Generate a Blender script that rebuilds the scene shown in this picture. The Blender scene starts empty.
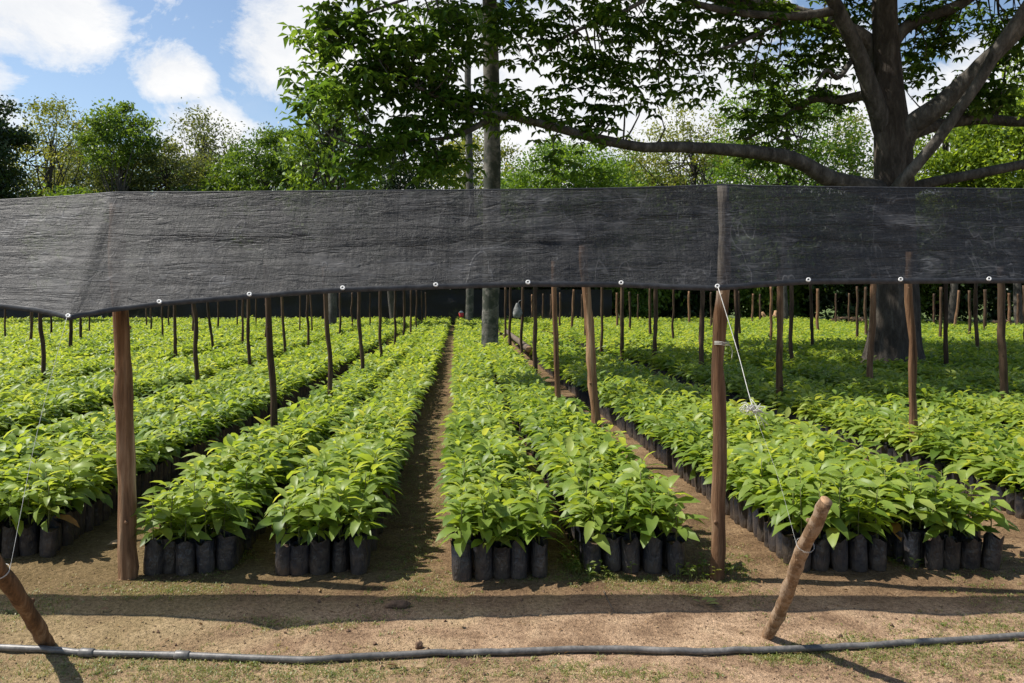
import bpy, math, random
import numpy as np
from mathutils import Vector, noise as mnoise

rng = np.random.default_rng(7)
random.seed(7)
C = bpy.context.scene.collection
F, H, CX, HY = 796.0, 1.66, 512.0, 300.0       # focal length in pixels, eye height, principal column, horizon row
SL = -0.068                                    # sideways drift of the planting rows per metre of depth

def P(px, py, d):                              # the point seen at (px, py) at depth d
    return np.array([(px - CX) / F * d, d, H - (py - HY) / F * d])
def G(px, py):                                 # the ground point seen at (px, py)
    d = H * F / (py - HY)
    return np.array([(px - CX) / F * d, d, 0.0])

# ------------------------------------------------------------------ mesh helpers
class MB:
    """collects geometry as arrays; per-face value 'rnd' drives colour variation"""
    def __init__(s): s.v = []; s.f = []; s.m = []; s.r = []; s.n = 0
    def add(s, v, f, mat=0, r=0.5):
        v = np.asarray(v, dtype=np.float64).reshape(-1, 3)
        s.v.append(v)
        for a in f: s.f.append(tuple(int(i) + s.n for i in a))
        k = len(f)
        s.m.extend([mat] * k if np.isscalar(mat) else list(mat))
        s.r.extend([r] * k if np.isscalar(r) else list(r))
        s.n += len(v)
    def data(s, name, mats, smooth=True):
        v = np.concatenate(s.v)
        return mesh_from(name, v, s.f, mats, s.m, s.r, smooth)

def mesh_from(name, v, faces, mats, mi=None, rnd=None, smooth=True):
    me = bpy.data.meshes.new(name)
    me.from_pydata(v.tolist(), [], faces)
    finish(me, mats, mi, rnd, smooth)
    return me
def finish(me, mats, mi, rnd, smooth):
    for m in mats: me.materials.append(m)
    n = len(me.polygons)
    if mi is not None: me.polygons.foreach_set('material_index', np.asarray(mi, dtype=np.int32))
    me.polygons.foreach_set('use_smooth', np.full(n, smooth, dtype=bool))
    if rnd is not None:
        a = me.attributes.new('rnd', 'FLOAT', 'FACE')
        a.data.foreach_set('value', np.asarray(rnd, dtype=np.float32))
    me.update()

def mesh_arrays(name, v, tris, quads, mats, tm, qm, tr, qr, smooth=True):
    """fast path: (n,3) verts, (t,3) triangles and (q,4) quads as arrays"""
    me = bpy.data.meshes.new(name)
    nt, nq = len(tris), len(quads)
    me.vertices.add(len(v)); me.vertices.foreach_set('co', v.astype(np.float32).ravel())
    loops = np.concatenate([tris.ravel(), quads.ravel()]).astype(np.int32)
    me.loops.add(len(loops)); me.loops.foreach_set('vertex_index', loops)
    me.polygons.add(nt + nq)
    st = np.concatenate([np.arange(nt) * 3, nt * 3 + np.arange(nq) * 4]).astype(np.int32)
    me.polygons.foreach_set('loop_start', st)
    me.update(calc_edges=True)
    finish(me, mats, np.concatenate([tm, qm]), np.concatenate([tr, qr]), smooth)
    me.validate()
    return me

def link(name, me, parent=None, loc=(0, 0, 0), rot=(0, 0, 0)):
    o = bpy.data.objects.new(name, me); C.objects.link(o)
    o.location = loc; o.rotation_euler = rot
    if parent is not None: o.parent = parent
    return o
def tag(o, label=None, cat=None, group=None, kind=None):
    if label: o['label'] = label
    if cat: o['category'] = cat
    if group: o['group'] = group
    if kind: o['kind'] = kind
    return o
def thing(name, label, cat, loc=(0, 0, 0), rz=0, group=None):
    return tag(link(name, None, None, loc, (0, 0, rz)), label, cat, group)

def frame_along(pts):
    pts = np.asarray(pts, float)
    t = np.gradient(pts, axis=0); t /= np.linalg.norm(t, axis=1)[:, None] + 1e-9
    ref = np.array([0.13, 0.97, 0.2]) if abs(t[0] @ np.array([0.13, 0.97, 0.2])) < .9 else np.array([1, 0, 0.])
    N = []
    n = np.cross(t[0], ref); n /= np.linalg.norm(n)
    for k in range(len(pts)):
        n = n - (n @ t[k]) * t[k]; n /= np.linalg.norm(n) + 1e-9
        N.append(n.copy())
    N = np.array(N); B = np.cross(t, N)
    return t, N, B
def tube(mb, pts, rad, sides=8, mat=0, r=.5, rough=0.0, cap=True, seed=0.0, capmat=None):
    pts = np.asarray(pts, float); rad = np.asarray(rad, float) * np.ones(len(pts))
    t, N, B = frame_along(pts)
    a = np.linspace(0, 2 * np.pi, sides, endpoint=False)
    V = []
    for k in range(len(pts)):
        for q in a:
            d = N[k] * math.cos(q) + B[k] * math.sin(q)
            rr = rad[k]
            if rough:
                p = pts[k] + d * rr
                rr *= 1 + rough * mnoise.noise(Vector(p * (2.2 / max(rad[k], .02)) * .25 + seed))
            V.append(pts[k] + d * rr)
    f = []; m = []
    for k in range(len(pts) - 1):
        for j in range(sides):
            j2 = (j + 1) % sides
            f.append((k * sides + j, k * sides + j2, (k + 1) * sides + j2, (k + 1) * sides + j)); m.append(mat)
    if cap:
        cm = mat if capmat is None else capmat
        f.append(tuple(range(sides))[::-1]); m.append(cm)
        f.append(tuple((len(pts) - 1) * sides + j for j in range(sides))); m.append(cm)
    mb.add(V, f, m, r)
def smooth_path(pts, n):
    """Catmull-Rom through pts (any width of columns)"""
    p = np.asarray(pts, float)
    if len(p) == 2: return p[0] + (p[1] - p[0]) * np.linspace(0, 1, n)[:, None]
    q = np.vstack([2 * p[0] - p[1], p, 2 * p[-1] - p[-2]])
    u = np.linspace(0, len(p) - 1 - 1e-6, n); out = []
    for x in u:
        i = int(x); t = x - i
        a, b, c, d = q[i], q[i + 1], q[i + 2], q[i + 3]
        out.append(.5 * ((2 * b) + (-a + c) * t + (2 * a - 5 * b + 4 * c - d) * t * t + (-a + 3 * b - 3 * c + d) * t ** 3))
    return np.array(out)

# ------------------------------------------------------------------ materials
def new_mat(name):
    m = bpy.data.materials.new(name); m.use_nodes = True
    nt = m.node_tree; nt.nodes.clear()
    return m, nt
def N_(nt, t, **kw):
    n = nt.nodes.new(t)
    for k, v in kw.items():
        if k.startswith('i_'):
            key = k[2:]; key = int(key) if key.isdigit() else key.replace('_', ' ')
            n.inputs[key].default_value = v
        else: setattr(n, k, v)
    return n
def ramp(nt, stops, src=None, interp='LINEAR'):
    n = nt.nodes.new('ShaderNodeValToRGB'); n.color_ramp.interpolation = interp
    e = n.color_ramp.elements
    while len(e) < len(stops): e.new(.5)
    for i, (p, c) in enumerate(stops):
        e[i].position = p; e[i].color = (*c, 1) if len(c) == 3 else c
    if src is not None: nt.links.new(src, n.inputs[0])
    return n
def noise_tex(nt, vec, scale, detail=4, rough=.55, dist=0):
    n = N_(nt, 'ShaderNodeTexNoise'); n.inputs['Scale'].default_value = scale
    n.inputs['Detail'].default_value = detail; n.inputs['Roughness'].default_value = rough; n.inputs['Distortion'].default_value = dist
    if vec is not None: nt.links.new(vec, n.inputs['Vector'])
    return n
def mapping(nt, vec, scale=(1, 1, 1), rot=(0, 0, 0)):
    n = N_(nt, 'ShaderNodeMapping'); n.inputs['Scale'].default_value = scale; n.inputs['Rotation'].default_value = rot
    nt.links.new(vec, n.inputs['Vector']); return n.outputs[0]
def mix_rgb(nt, fac, a, b, mode='MIX'):
    n = N_(nt, 'ShaderNodeMix', data_type='RGBA', blend_type=mode)
    for s, v in ((0, fac), (6, a), (7, b)):
        if hasattr(v, 'links'): nt.links.new(v, n.inputs[s])
        elif isinstance(v, (int, float)): n.inputs[s].default_value = v
        else: n.inputs[s].default_value = (*v, 1)
    return n.outputs[2]
def math_(nt, op, a, b=0.0, clamp=False):
    n = N_(nt, 'ShaderNodeMath', operation=op); n.use_clamp = clamp
    for s, v in ((0, a), (1, b)):
        if hasattr(v, 'links'): nt.links.new(v, n.inputs[s])
        else: n.inputs[s].default_value = v
    return n.outputs[0]
def bump(nt, h, strength, dist):
    n = N_(nt, 'ShaderNodeBump'); n.inputs['Strength'].default_value = strength; n.inputs['Distance'].default_value = dist
    nt.links.new(h, n.inputs['Height']); return n.outputs[0]
def out(nt, sh):
    o = N_(nt, 'ShaderNodeOutputMaterial'); nt.links.new(sh, o.inputs[0])

def leaf_mat(name, cols, trans=.4, tcol=1.6, rough=.42, spec=.4):
    m, nt = new_mat(name)
    at = N_(nt, 'ShaderNodeAttribute', attribute_name='rnd')
    n = len(cols)
    rp = ramp(nt, [(i / (n - 1), c) for i, c in enumerate(cols)], at.outputs['Fac'])
    geo = N_(nt, 'ShaderNodeNewGeometry')
    nz = noise_tex(nt, geo.outputs['Position'], 9, 2)
    col = mix_rgb(nt, .35, rp.outputs[0], ramp(nt, [(.3, (.45, .5, .5)), (.7, (1.2, 1.2, 1.1))], nz.outputs[0]).outputs[0], 'MULTIPLY')
    p = N_(nt, 'ShaderNodeBsdfPrincipled'); nt.links.new(col, p.inputs['Base Color'])
    p.inputs['Roughness'].default_value = rough; p.inputs['Specular IOR Level'].default_value = spec
    t = N_(nt, 'ShaderNodeBsdfTranslucent')
    tc = mix_rgb(nt, 1.0, col, (tcol * 1.15, tcol, tcol * .45), 'MULTIPLY'); nt.links.new(tc, t.inputs[0])
    mx = N_(nt, 'ShaderNodeMixShader'); mx.inputs[0].default_value = trans
    nt.links.new(p.outputs[0], mx.inputs[1]); nt.links.new(t.outputs[0], mx.inputs[2]); out(nt, mx.outputs[0])
    return m
def bark_mat(name, c1, c2, c3, scale=6.0, stretch=.18, bs=.6, bd=.01, rough=.85, lit_top=None, patch=None):
    m, nt = new_mat(name)
    tc = N_(nt, 'ShaderNodeTexCoord'); oi = N_(nt, 'ShaderNodeObjectInfo')
    vec = mapping(nt, tc.outputs['Object'], (1, 1, stretch))
    add = N_(nt, 'ShaderNodeVectorMath', operation='ADD'); nt.links.new(vec, add.inputs[0])
    cmb = N_(nt, 'ShaderNodeCombineXYZ'); s = math_(nt, 'MULTIPLY', oi.outputs['Random'], 40.0)
    for i in range(3): nt.links.new(s, cmb.inputs[i])
    nt.links.new(cmb.outputs[0], add.inputs[1]); v = add.outputs[0]
    a = noise_tex(nt, v, scale, 6, .65, .4); b = noise_tex(nt, v, scale * 5, 4, .6)
    rp = ramp(nt, [(.28, c1), (.5, c2), (.74, c3)], a.outputs[0])
    col = mix_rgb(nt, .5, rp.outputs[0], ramp(nt, [(.3, (.4, .38, .36)), (.65, (1.15, 1.12, 1.1))], b.outputs[0]).outputs[0], 'MULTIPLY')
    br = N_(nt, 'ShaderNodeBrightContrast'); nt.links.new(col, br.inputs[0])
    hs = N_(nt, 'ShaderNodeHueSaturation'); nt.links.new(col, hs.inputs['Color'])
    nt.links.new(math_(nt, 'ADD', math_(nt, 'MULTIPLY', oi.outputs['Random'], .5), .75), hs.inputs['Value'])
    col = hs.outputs[0]
    if patch:
        pn = noise_tex(nt, tc.outputs['Object'], patch[1], 5, .6)
        col = mix_rgb(nt, ramp(nt, [(.47, (0, 0, 0)), (.57, (1, 1, 1))], pn.outputs[0]).outputs[0], col, patch[0])
    if lit_top:                                              # light through the net painted on: paler, greyer towards the post head
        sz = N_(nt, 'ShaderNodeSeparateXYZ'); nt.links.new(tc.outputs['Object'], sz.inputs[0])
        bm_ = N_(nt, 'ShaderNodeMapRange'); bm_.inputs[1].default_value = lit_top[1]; bm_.inputs[2].default_value = lit_top[2]
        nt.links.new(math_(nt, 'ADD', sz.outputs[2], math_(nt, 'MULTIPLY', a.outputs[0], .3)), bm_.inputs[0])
        grey = mix_rgb(nt, 1.0, lit_top[0], ramp(nt, [(.3, (.55, .53, .5)), (.65, (1.2, 1.2, 1.2))], b.outputs[0]).outputs[0], 'MULTIPLY')
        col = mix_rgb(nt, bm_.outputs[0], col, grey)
    p = N_(nt, 'ShaderNodeBsdfPrincipled'); nt.links.new(col, p.inputs['Base Color'])
    p.inputs['Roughness'].default_value = rough; p.inputs['Specular IOR Level'].default_value = .25
    h = math_(nt, 'ADD', a.outputs[0], math_(nt, 'MULTIPLY', b.outputs[0], .5))
    nt.links.new(bump(nt, h, bs, bd), p.inputs['Normal']); out(nt, p.outputs[0])
    return m
def plain_mat(name, c, rough=.6, var=.25, scale=20, spec=.3, metal=0):
    m, nt = new_mat(name)
    tc = N_(nt, 'ShaderNodeTexCoord'); a = noise_tex(nt, tc.outputs['Object'], scale, 4)
    col = mix_rgb(nt, 1.0, c, ramp(nt, [(.3, (1 - var,) * 3), (.7, (1 + var,) * 3)], a.outputs[0]).outputs[0], 'MULTIPLY')
    p = N_(nt, 'ShaderNodeBsdfPrincipled'); nt.links.new(col, p.inputs['Base Color'])
    p.inputs['Roughness'].default_value = rough; p.inputs['Specular IOR Level'].default_value = spec; p.inputs['Metallic'].default_value = metal
    nt.links.new(bump(nt, a.outputs[0], .3, .004), p.inputs['Normal']); out(nt, p.outputs[0])
    return m

M = {}
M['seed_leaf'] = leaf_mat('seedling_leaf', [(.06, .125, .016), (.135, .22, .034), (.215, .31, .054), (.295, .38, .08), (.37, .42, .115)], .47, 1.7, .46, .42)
M['old_leaf'] = plain_mat('yellowed_leaf', (.3, .14, .035), .7)
M['tree_leaf'] = leaf_mat('big_tree_leaf', [(.03, .07, .013), (.07, .14, .024), (.15, .24, .045)], .42, 1.85, .36, .5)
M['dark_leaf'] = leaf_mat('dark_tree_leaf', [(.014, .034, .009), (.04, .075, .018)], .25, 1.4)
M['mid_leaf'] = leaf_mat('mid_tree_leaf', [(.06, .12, .018), (.15, .24, .04)], .42, 1.8)
M['dull_leaf'] = leaf_mat('dull_tree_leaf', [(.07, .10, .03), (.16, .19, .07)], .4, 1.6)
M['yellow_leaf'] = leaf_mat('yellow_green_leaf', [(.12, .16, .03), (.26, .29, .07)], .42, 1.6)
M['bright_leaf'] = leaf_mat('bright_tree_leaf', [(.07, .15, .018), (.17, .28, .035)], .43, 1.75)
M['glow_leaf'] = leaf_mat('right_edge_leaf', [(.10, .17, .02), (.24, .34, .05)], .5, 1.9)
M['palm_leaf'] = leaf_mat('palm_leaf', [(.03, .07, .012), (.06, .11, .02)], .3, 1.5)
M['weed'] = leaf_mat('weed_leaf', [(.07, .12, .02), (.14, .19, .035), (.22, .235, .075), (.32, .28, .13)], .35, 1.4)
M['stem'] = plain_mat('green_stem', (.11, .12, .04), .6)
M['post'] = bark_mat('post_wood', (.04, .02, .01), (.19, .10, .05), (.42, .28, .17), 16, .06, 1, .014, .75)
M['post_tall'] = bark_mat('tall_post_wood', (.04, .02, .01), (.19, .10, .05), (.42, .28, .17), 16, .06, 1, .014, .75, lit_top=((.62, .53, .44), 1.75, 2.0))  # upper part lightened in colour to read as lit behind the net
M['post_shaded'] = bark_mat('shaded_post_wood', (.025, .016, .01), (.075, .045, .025), (.16, .1, .06), 9, .15, .7, .008, .8)  # darker copy of the post wood, with shade put into its colour
M['stake'] = bark_mat('stake_wood', (.06, .035, .018), (.2, .125, .07), (.4, .29, .19), 16, .3, 1, .014, .85, patch=((.29, .205, .135), 24))
M['cut'] = plain_mat('cut_wood', (.36, .22, .12), .8, .35, 60)
M['bark'] = bark_mat('grey_bark', (.028, .025, .02), (.088, .08, .068), (.2, .185, .16), 5.0, .4, 1, .05, .92)
M['palm_bark'] = bark_mat('palm_bark', (.075, .07, .06), (.155, .145, .125), (.28, .265, .24), 3.0, 1.6, .5, .02, .9, patch=((.05, .055, .042), 3.2))
M['trunk_bark'] = bark_mat('dark_trunk_bark', (.018, .014, .01), (.05, .041, .032), (.115, .1, .082), 5.0, .3, 1, .05, .92)
M['twig'] = plain_mat('grey_twig', (.17, .15, .125), .9)
M['white'] = plain_mat('white_cord', (.55, .54, .5), .7, .25, 40)
M['grommet'] = plain_mat('white_grommet', (.62, .62, .6), .4, .2, 90)
M['pale_cloth'] = plain_mat('pale_cloth', (.2, .2, .19), .8, .6, 14)
M['log'] = bark_mat('log_bark', (.06, .045, .03), (.15, .115, .085), (.27, .22, .18), 6, 1, .6, .02)
M['red'] = plain_mat('red_plastic', (.55, .05, .04), .5)
M['deadleaf'] = leaf_mat('dead_leaf', [(.12, .07, .035), (.25, .15, .075), (.42, .3, .18)], .12, 1.2, .7, .2)
M['clod'] = plain_mat('earth_clod', (.13, .08, .05), .95, .4, 60)

def ground_mat():
    m, nt = new_mat('dirt_ground')
    tc = N_(nt, 'ShaderNodeTexCoord'); v = tc.outputs['Object']
    big = noise_tex(nt, v, .55, 4, .6); mid = noise_tex(nt, v, 3.2, 5, .62, .3); fine = noise_tex(nt, v, 38, 4, .7); grit = noise_tex(nt, v, 170, 2, .6)
    dirt = ramp(nt, [(.28, (.165, .108, .069)), (.45, (.30, .208, .135)), (.6, (.44, .318, .215)), (.75, (.56, .42, .295))], mid.outputs[0])
    col = mix_rgb(nt, .85, dirt.outputs[0], ramp(nt, [(.3, (.42, .38, .34)), (.5, (1, 1, 1)), (.72, (1.4, 1.38, 1.35))], fine.outputs[0]).outputs[0], 'MULTIPLY')
    col = mix_rgb(nt, .75, col, ramp(nt, [(.34, (.4, .37, .35)), (.55, (1, 1, 1)), (.7, (1.35, 1.33, 1.3))], grit.outputs[0]).outputs[0], 'MULTIPLY')
    # straw-coloured, mossy film in patches, and more of it on the left
    sep = N_(nt, 'ShaderNodeSeparateXYZ'); nt.links.new(v, sep.inputs[0])
    lf = math_(nt, 'MULTIPLY', sep.outputs[0], -.055)
    g = math_(nt, 'ADD', math_(nt, 'ADD', math_(nt, 'MULTIPLY', big.outputs[0], .6), math_(nt, 'MULTIPLY', mid.outputs[0], .45)), lf)
    gm = ramp(nt, [(.5, (0, 0, 0)), (.68, (1, 1, 1))], g)
    film = ramp(nt, [(.35, (.13, .115, .045)), (.6, (.26, .215, .10)), (.75, (.36, .3, .16))], fine.outputs[0])
    col = mix_rgb(nt, math_(nt, 'MULTIPLY', gm.outputs[0], .55), col, film.outputs[0])
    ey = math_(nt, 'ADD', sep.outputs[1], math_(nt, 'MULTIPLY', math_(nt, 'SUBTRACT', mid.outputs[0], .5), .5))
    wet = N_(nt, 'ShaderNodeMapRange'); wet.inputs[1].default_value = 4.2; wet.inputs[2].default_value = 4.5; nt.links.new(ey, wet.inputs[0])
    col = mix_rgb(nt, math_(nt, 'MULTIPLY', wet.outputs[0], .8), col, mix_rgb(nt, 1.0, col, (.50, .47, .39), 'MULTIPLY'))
    col = mix_rgb(nt, 1.0, col, (1.05, 1.0, .94), 'MULTIPLY')
    # the ground beyond the planted field is grassy
    far = N_(nt, 'ShaderNodeMapRange'); far.inputs[1].default_value = 50; far.inputs[2].default_value = 56; nt.links.new(sep.outputs[1], far.inputs[0])
    gr = ramp(nt, [(.3, (.05, .08, .02)), (.7, (.13, .17, .05))], noise_tex(nt, v, 2.0, 5).outputs[0])
    col = mix_rgb(nt, far.outputs[0], col, gr.outputs[0])
    p = N_(nt, 'ShaderNodeBsdfPrincipled'); nt.links.new(col, p.inputs['Base Color'])
    p.inputs['Roughness'].default_value = .95; p.inputs['Specular IOR Level'].default_value = .15
    h = math_(nt, 'ADD', math_(nt, 'ADD', math_(nt, 'MULTIPLY', fine.outputs[0], .8), math_(nt, 'MULTIPLY', grit.outputs[0], .35)), math_(nt, 'MULTIPLY', mid.outputs[0], 1.2))
    nt.links.new(bump(nt, h, 1.0, .026), p.inputs['Normal']); out(nt, p.outputs[0])
    return m
M['ground'] = ground_mat()

def bag_mat():
    m, nt = new_mat('black_poly_bag')
    tc = N_(nt, 'ShaderNodeTexCoord'); geo = N_(nt, 'ShaderNodeNewGeometry'); oi = N_(nt, 'ShaderNodeObjectInfo')
    a = noise_tex(nt, geo.outputs['Position'], 14, 5, .6); b = noise_tex(nt, mapping(nt, geo.outputs['Position'], (1, 1, .25)), 45, 3, .6, .6)
    base = mix_rgb(nt, oi.outputs['Random'], (.011, .012, .015), (.027, .03, .04))
    sep = N_(nt, 'ShaderNodeSeparateXYZ'); nt.links.new(geo.outputs['Position'], sep.inputs[0])
    mr = N_(nt, 'ShaderNodeMapRange'); nt.links.new(sep.outputs[2], mr.inputs[0]); mr.inputs[1].default_value = .0; mr.inputs[2].default_value = .16; mr.inputs[3].default_value = .34; mr.inputs[4].default_value = -.02
    dust = ramp(nt, [(.5, (0, 0, 0)), (.85, (1, 1, 1))], math_(nt, 'ADD', a.outputs[0], mr.outputs[0]))
    col = mix_rgb(nt, math_(nt, 'MULTIPLY', dust.outputs[0], .5), base, (.15, .115, .085))
    p = N_(nt, 'ShaderNodeBsdfPrincipled'); nt.links.new(col, p.inputs['Base Color'])
    p.inputs['Roughness'].default_value = .34; p.inputs['Specular IOR Level'].default_value = .5
    nt.links.new(bump(nt, math_(nt, 'ADD', b.outputs[0], a.outputs[0]), 0.8, .014), p.inputs['Normal']); out(nt, p.outputs[0])
    return m
M['bag'] = bag_mat()
M['soil'] = plain_mat('potting_soil', (.06, .038, .025), .95, .4, 60)

def net_mat(name, alpha_lo, alpha_hi, base=(.05, .052, .055), dust=(.2, .2, .205)):
    m, nt = new_mat(name)
    tc = N_(nt, 'ShaderNodeTexCoord'); v = tc.outputs['Object']
    def ridge(vec, scale, w, dist):                          # thin crease lines: where a noise field crosses its middle value
        n = noise_tex(nt, vec, scale, 3, .5, dist)
        a = math_(nt, 'ABSOLUTE', math_(nt, 'SUBTRACT', n.outputs[0], .5))
        return math_(nt, 'SUBTRACT', 1.0, math_(nt, 'DIVIDE', a, w), True)
    st = noise_tex(nt, mapping(nt, v, (.9, 1, 15)), 3.2, 6, .7, .5)         # long horizontal streaks of the weave
    vt = noise_tex(nt, mapping(nt, v, (34, 1, 1.2)), 1.6, 3, .6)
    bl = noise_tex(nt, mapping(nt, v, (1, 1, 1.8)), 2.1, 6, .68, .8)         # rubbed, dusty patches
    scr = noise_tex(nt, mapping(nt, v, (2.2, 1, 7), (0, .3, 0)), 5.0, 6, .75, 1.8)
    c1 = ridge(mapping(nt, v, (.8, 1, 5.5), (0, .1, 0)), 2.6, .02, .2)
    c2 = ridge(mapping(nt, v, (2.6, 1, 1.0), (0, -.7, 0)), 1.6, .008, .15)
    c3 = ridge(mapping(nt, v, (.55, 1, 6.5), (0, -.05, 0)), 2.6, .03, .4)
    patch = ramp(nt, [(.45, (.1, .1, .1)), (.65, (1, 1, 1))], bl.outputs[0])
    dusty = ramp(nt, [(.54, (0, 0, 0)), (.76, (1, 1, 1))], bl.outputs[0])
    scm = ramp(nt, [(.57, (0, 0, 0)), (.7, (1, 1, 1))], scr.outputs[0])
    k = math_(nt, 'ADD', math_(nt, 'MULTIPLY', dusty.outputs[0], .4), math_(nt, 'MULTIPLY', scm.outputs[0], .5))
    k = math_(nt, 'ADD', k, math_(nt, 'MULTIPLY', math_(nt, 'MULTIPLY', math_(nt, 'MAXIMUM', c1, c2), patch.outputs[0]), .5), True)
    col = mix_rgb(nt, k, base, dust)
    col = mix_rgb(nt, .25, col, ramp(nt, [(.3, (.5, .5, .5)), (.7, (1.4, 1.4, 1.4))], st.outputs[0]).outputs[0], 'MULTIPLY')
    p = N_(nt, 'ShaderNodeBsdfPrincipled'); nt.links.new(col, p.inputs['Base Color'])
    p.inputs['Roughness'].default_value = .5; p.inputs['Specular IOR Level'].default_value = .3
    hh = math_(nt, 'ADD', math_(nt, 'MULTIPLY', st.outputs[0], .25), math_(nt, 'ADD', math_(nt, 'MULTIPLY', vt.outputs[0], .15), math_(nt, 'MULTIPLY', scr.outputs[0], .45)))
    hh = math_(nt, 'ADD', hh, math_(nt, 'ADD', math_(nt, 'MULTIPLY', c3, -.2), math_(nt, 'MULTIPLY', math_(nt, 'MULTIPLY', math_(nt, 'ADD', c1, c2), patch.outputs[0]), .12)))
    nt.links.new(bump(nt, hh, .6, .025), p.inputs['Normal'])
    t = N_(nt, 'ShaderNodeBsdfTransparent')
    mr = N_(nt, 'ShaderNodeMapRange'); nt.links.new(math_(nt, 'ADD', math_(nt, 'MULTIPLY', st.outputs[0], .6), math_(nt, 'MULTIPLY', vt.outputs[0], .4)), mr.inputs[0])
    mr.inputs[1].default_value = .3; mr.inputs[2].default_value = .7; mr.inputs[3].default_value = alpha_lo; mr.inputs[4].default_value = alpha_hi
    mx = N_(nt, 'ShaderNodeMixShader'); nt.links.new(mr.outputs[0], mx.inputs[0])
    nt.links.new(t.outputs[0], mx.inputs[1]); nt.links.new(p.outputs[0], mx.inputs[2]); out(nt, mx.outputs[0])
    return m
M['net'] = net_mat('shade_net', .845, .93, (.010, .0105, .0115), (.145, .145, .15))
M['net_hem'] = plain_mat('net_hem', (.036, .037, .039), .5, .5, 30, .4)
M['rear_net'] = net_mat('rear_net', .95, .99, (.008, .008, .009), (.02, .02, .02))

def hose_mat():
    m, nt = new_mat('grey_hose')
    tc = N_(nt, 'ShaderNodeTexCoord'); a = noise_tex(nt, tc.outputs['Object'], 7, 6, .7); b = noise_tex(nt, tc.outputs['Object'], 60, 3)
    col = ramp(nt, [(.3, (.05, .047, .043)), (.48, (.115, .108, .10)), (.68, (.25, .23, .205))], math_(nt, 'ADD', math_(nt, 'MULTIPLY', a.outputs[0], .7), math_(nt, 'MULTIPLY', b.outputs[0], .3)))
    p = N_(nt, 'ShaderNodeBsdfPrincipled'); nt.links.new(col.outputs[0], p.inputs['Base Color']); p.inputs['Roughness'].default_value = .45
    nt.links.new(bump(nt, b.outputs[0], .25, .003), p.inputs['Normal']); out(nt, p.outputs[0]); return m
M['hose'] = hose_mat()

# ------------------------------------------------------------------ ground
def ground_z(x, y):
    z = .012 * mnoise.noise(Vector((x * 1.1, y * 1.1, 0))) + .008 * mnoise.noise(Vector((x * 4.1, y * 4.1, 3)))
    z += .005 * mnoise.noise(Vector((x * 13, y * 13, 7)))
    return z * min(1, max(.0, 1 - (y - 7) / 12))
xs = np.concatenate([[-400, -200, -100, -60, -40, -25, -15, -10, -7], np.arange(-5, 5.001, .033), [7, 10, 15, 25, 40, 60, 100, 200, 400]])
ys = np.concatenate([[-150, -60, -20, -5, 0, 1.5], np.arange(2.4, 7, .033), np.geomspace(7.1, 60, 60), [80, 120, 200, 400, 800]])
gv = np.array([(x, y, ground_z(x, y)) for y in ys for x in xs]); nx = len(xs)
gf = [(j * nx + i, j * nx + i + 1, (j + 1) * nx + i + 1, (j + 1) * nx + i) for j in range(len(ys) - 1) for i in range(nx - 1)]
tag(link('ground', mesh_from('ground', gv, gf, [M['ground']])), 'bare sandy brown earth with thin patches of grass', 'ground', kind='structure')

# ------------------------------------------------------------------ seedlings
def leaf_full(L, W, droop, fold):
    """8 verts, 2+2 tris, 2 quads; the leaf runs along +X from the origin, +Z up"""
    s = np.array([0, .2, .5, .8, 1.0]); hw = np.array([0, .33, .5, .34, 0]) * W
    x = L * s * (1 - .18 * droop * s); z = L * (.20 * s - droop * .75 * s ** 2)
    v = [(0, 0, 0)]
    for k in (1, 2, 3):
        v += [(x[k], -hw[k], z[k] + fold * hw[k]), (x[k], 0, z[k]), (x[k], hw[k], z[k] + fold * hw[k])]
    v.append((x[4], 0, z[4]))
    return np.array(v)
LF_T = np.array([(0, 1, 2), (0, 2, 3), (7, 10, 8), (8, 10, 9)]); LF_Q = np.array([(1, 4, 5, 2), (2, 5, 6, 3), (4, 7, 8, 5), (5, 8, 9, 6)])
def leaf_low(L, W, droop, fold):
    zm = L * (.1 - droop * .19)
    return np.array([(0, 0, 0), (L * .45, -W * .5, zm + fold * W * .4), (L * (1 - .18 * droop), 0, L * (.2 - droop * .75)), (L * .45, W * .5, zm + fold * W * .4)])
LL_T = np.array([(0, 1, 2), (0, 2, 3)])
def rotmat(az, pitch, roll):
    ca, sa, cp, sp, cr, sr = math.cos(az), math.sin(az), math.cos(pitch), math.sin(pitch), math.cos(roll), math.sin(roll)
    Rz = np.array([[ca, -sa, 0], [sa, ca, 0], [0, 0, 1]]); Ry = np.array([[cp, 0, -sp], [0, 1, 0], [sp, 0, cp]]); Rx = np.array([[1, 0, 0], [0, cr, -sr], [0, sr, cr]])
    return Rz @ Ry @ Rx
BAGH = .195
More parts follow.
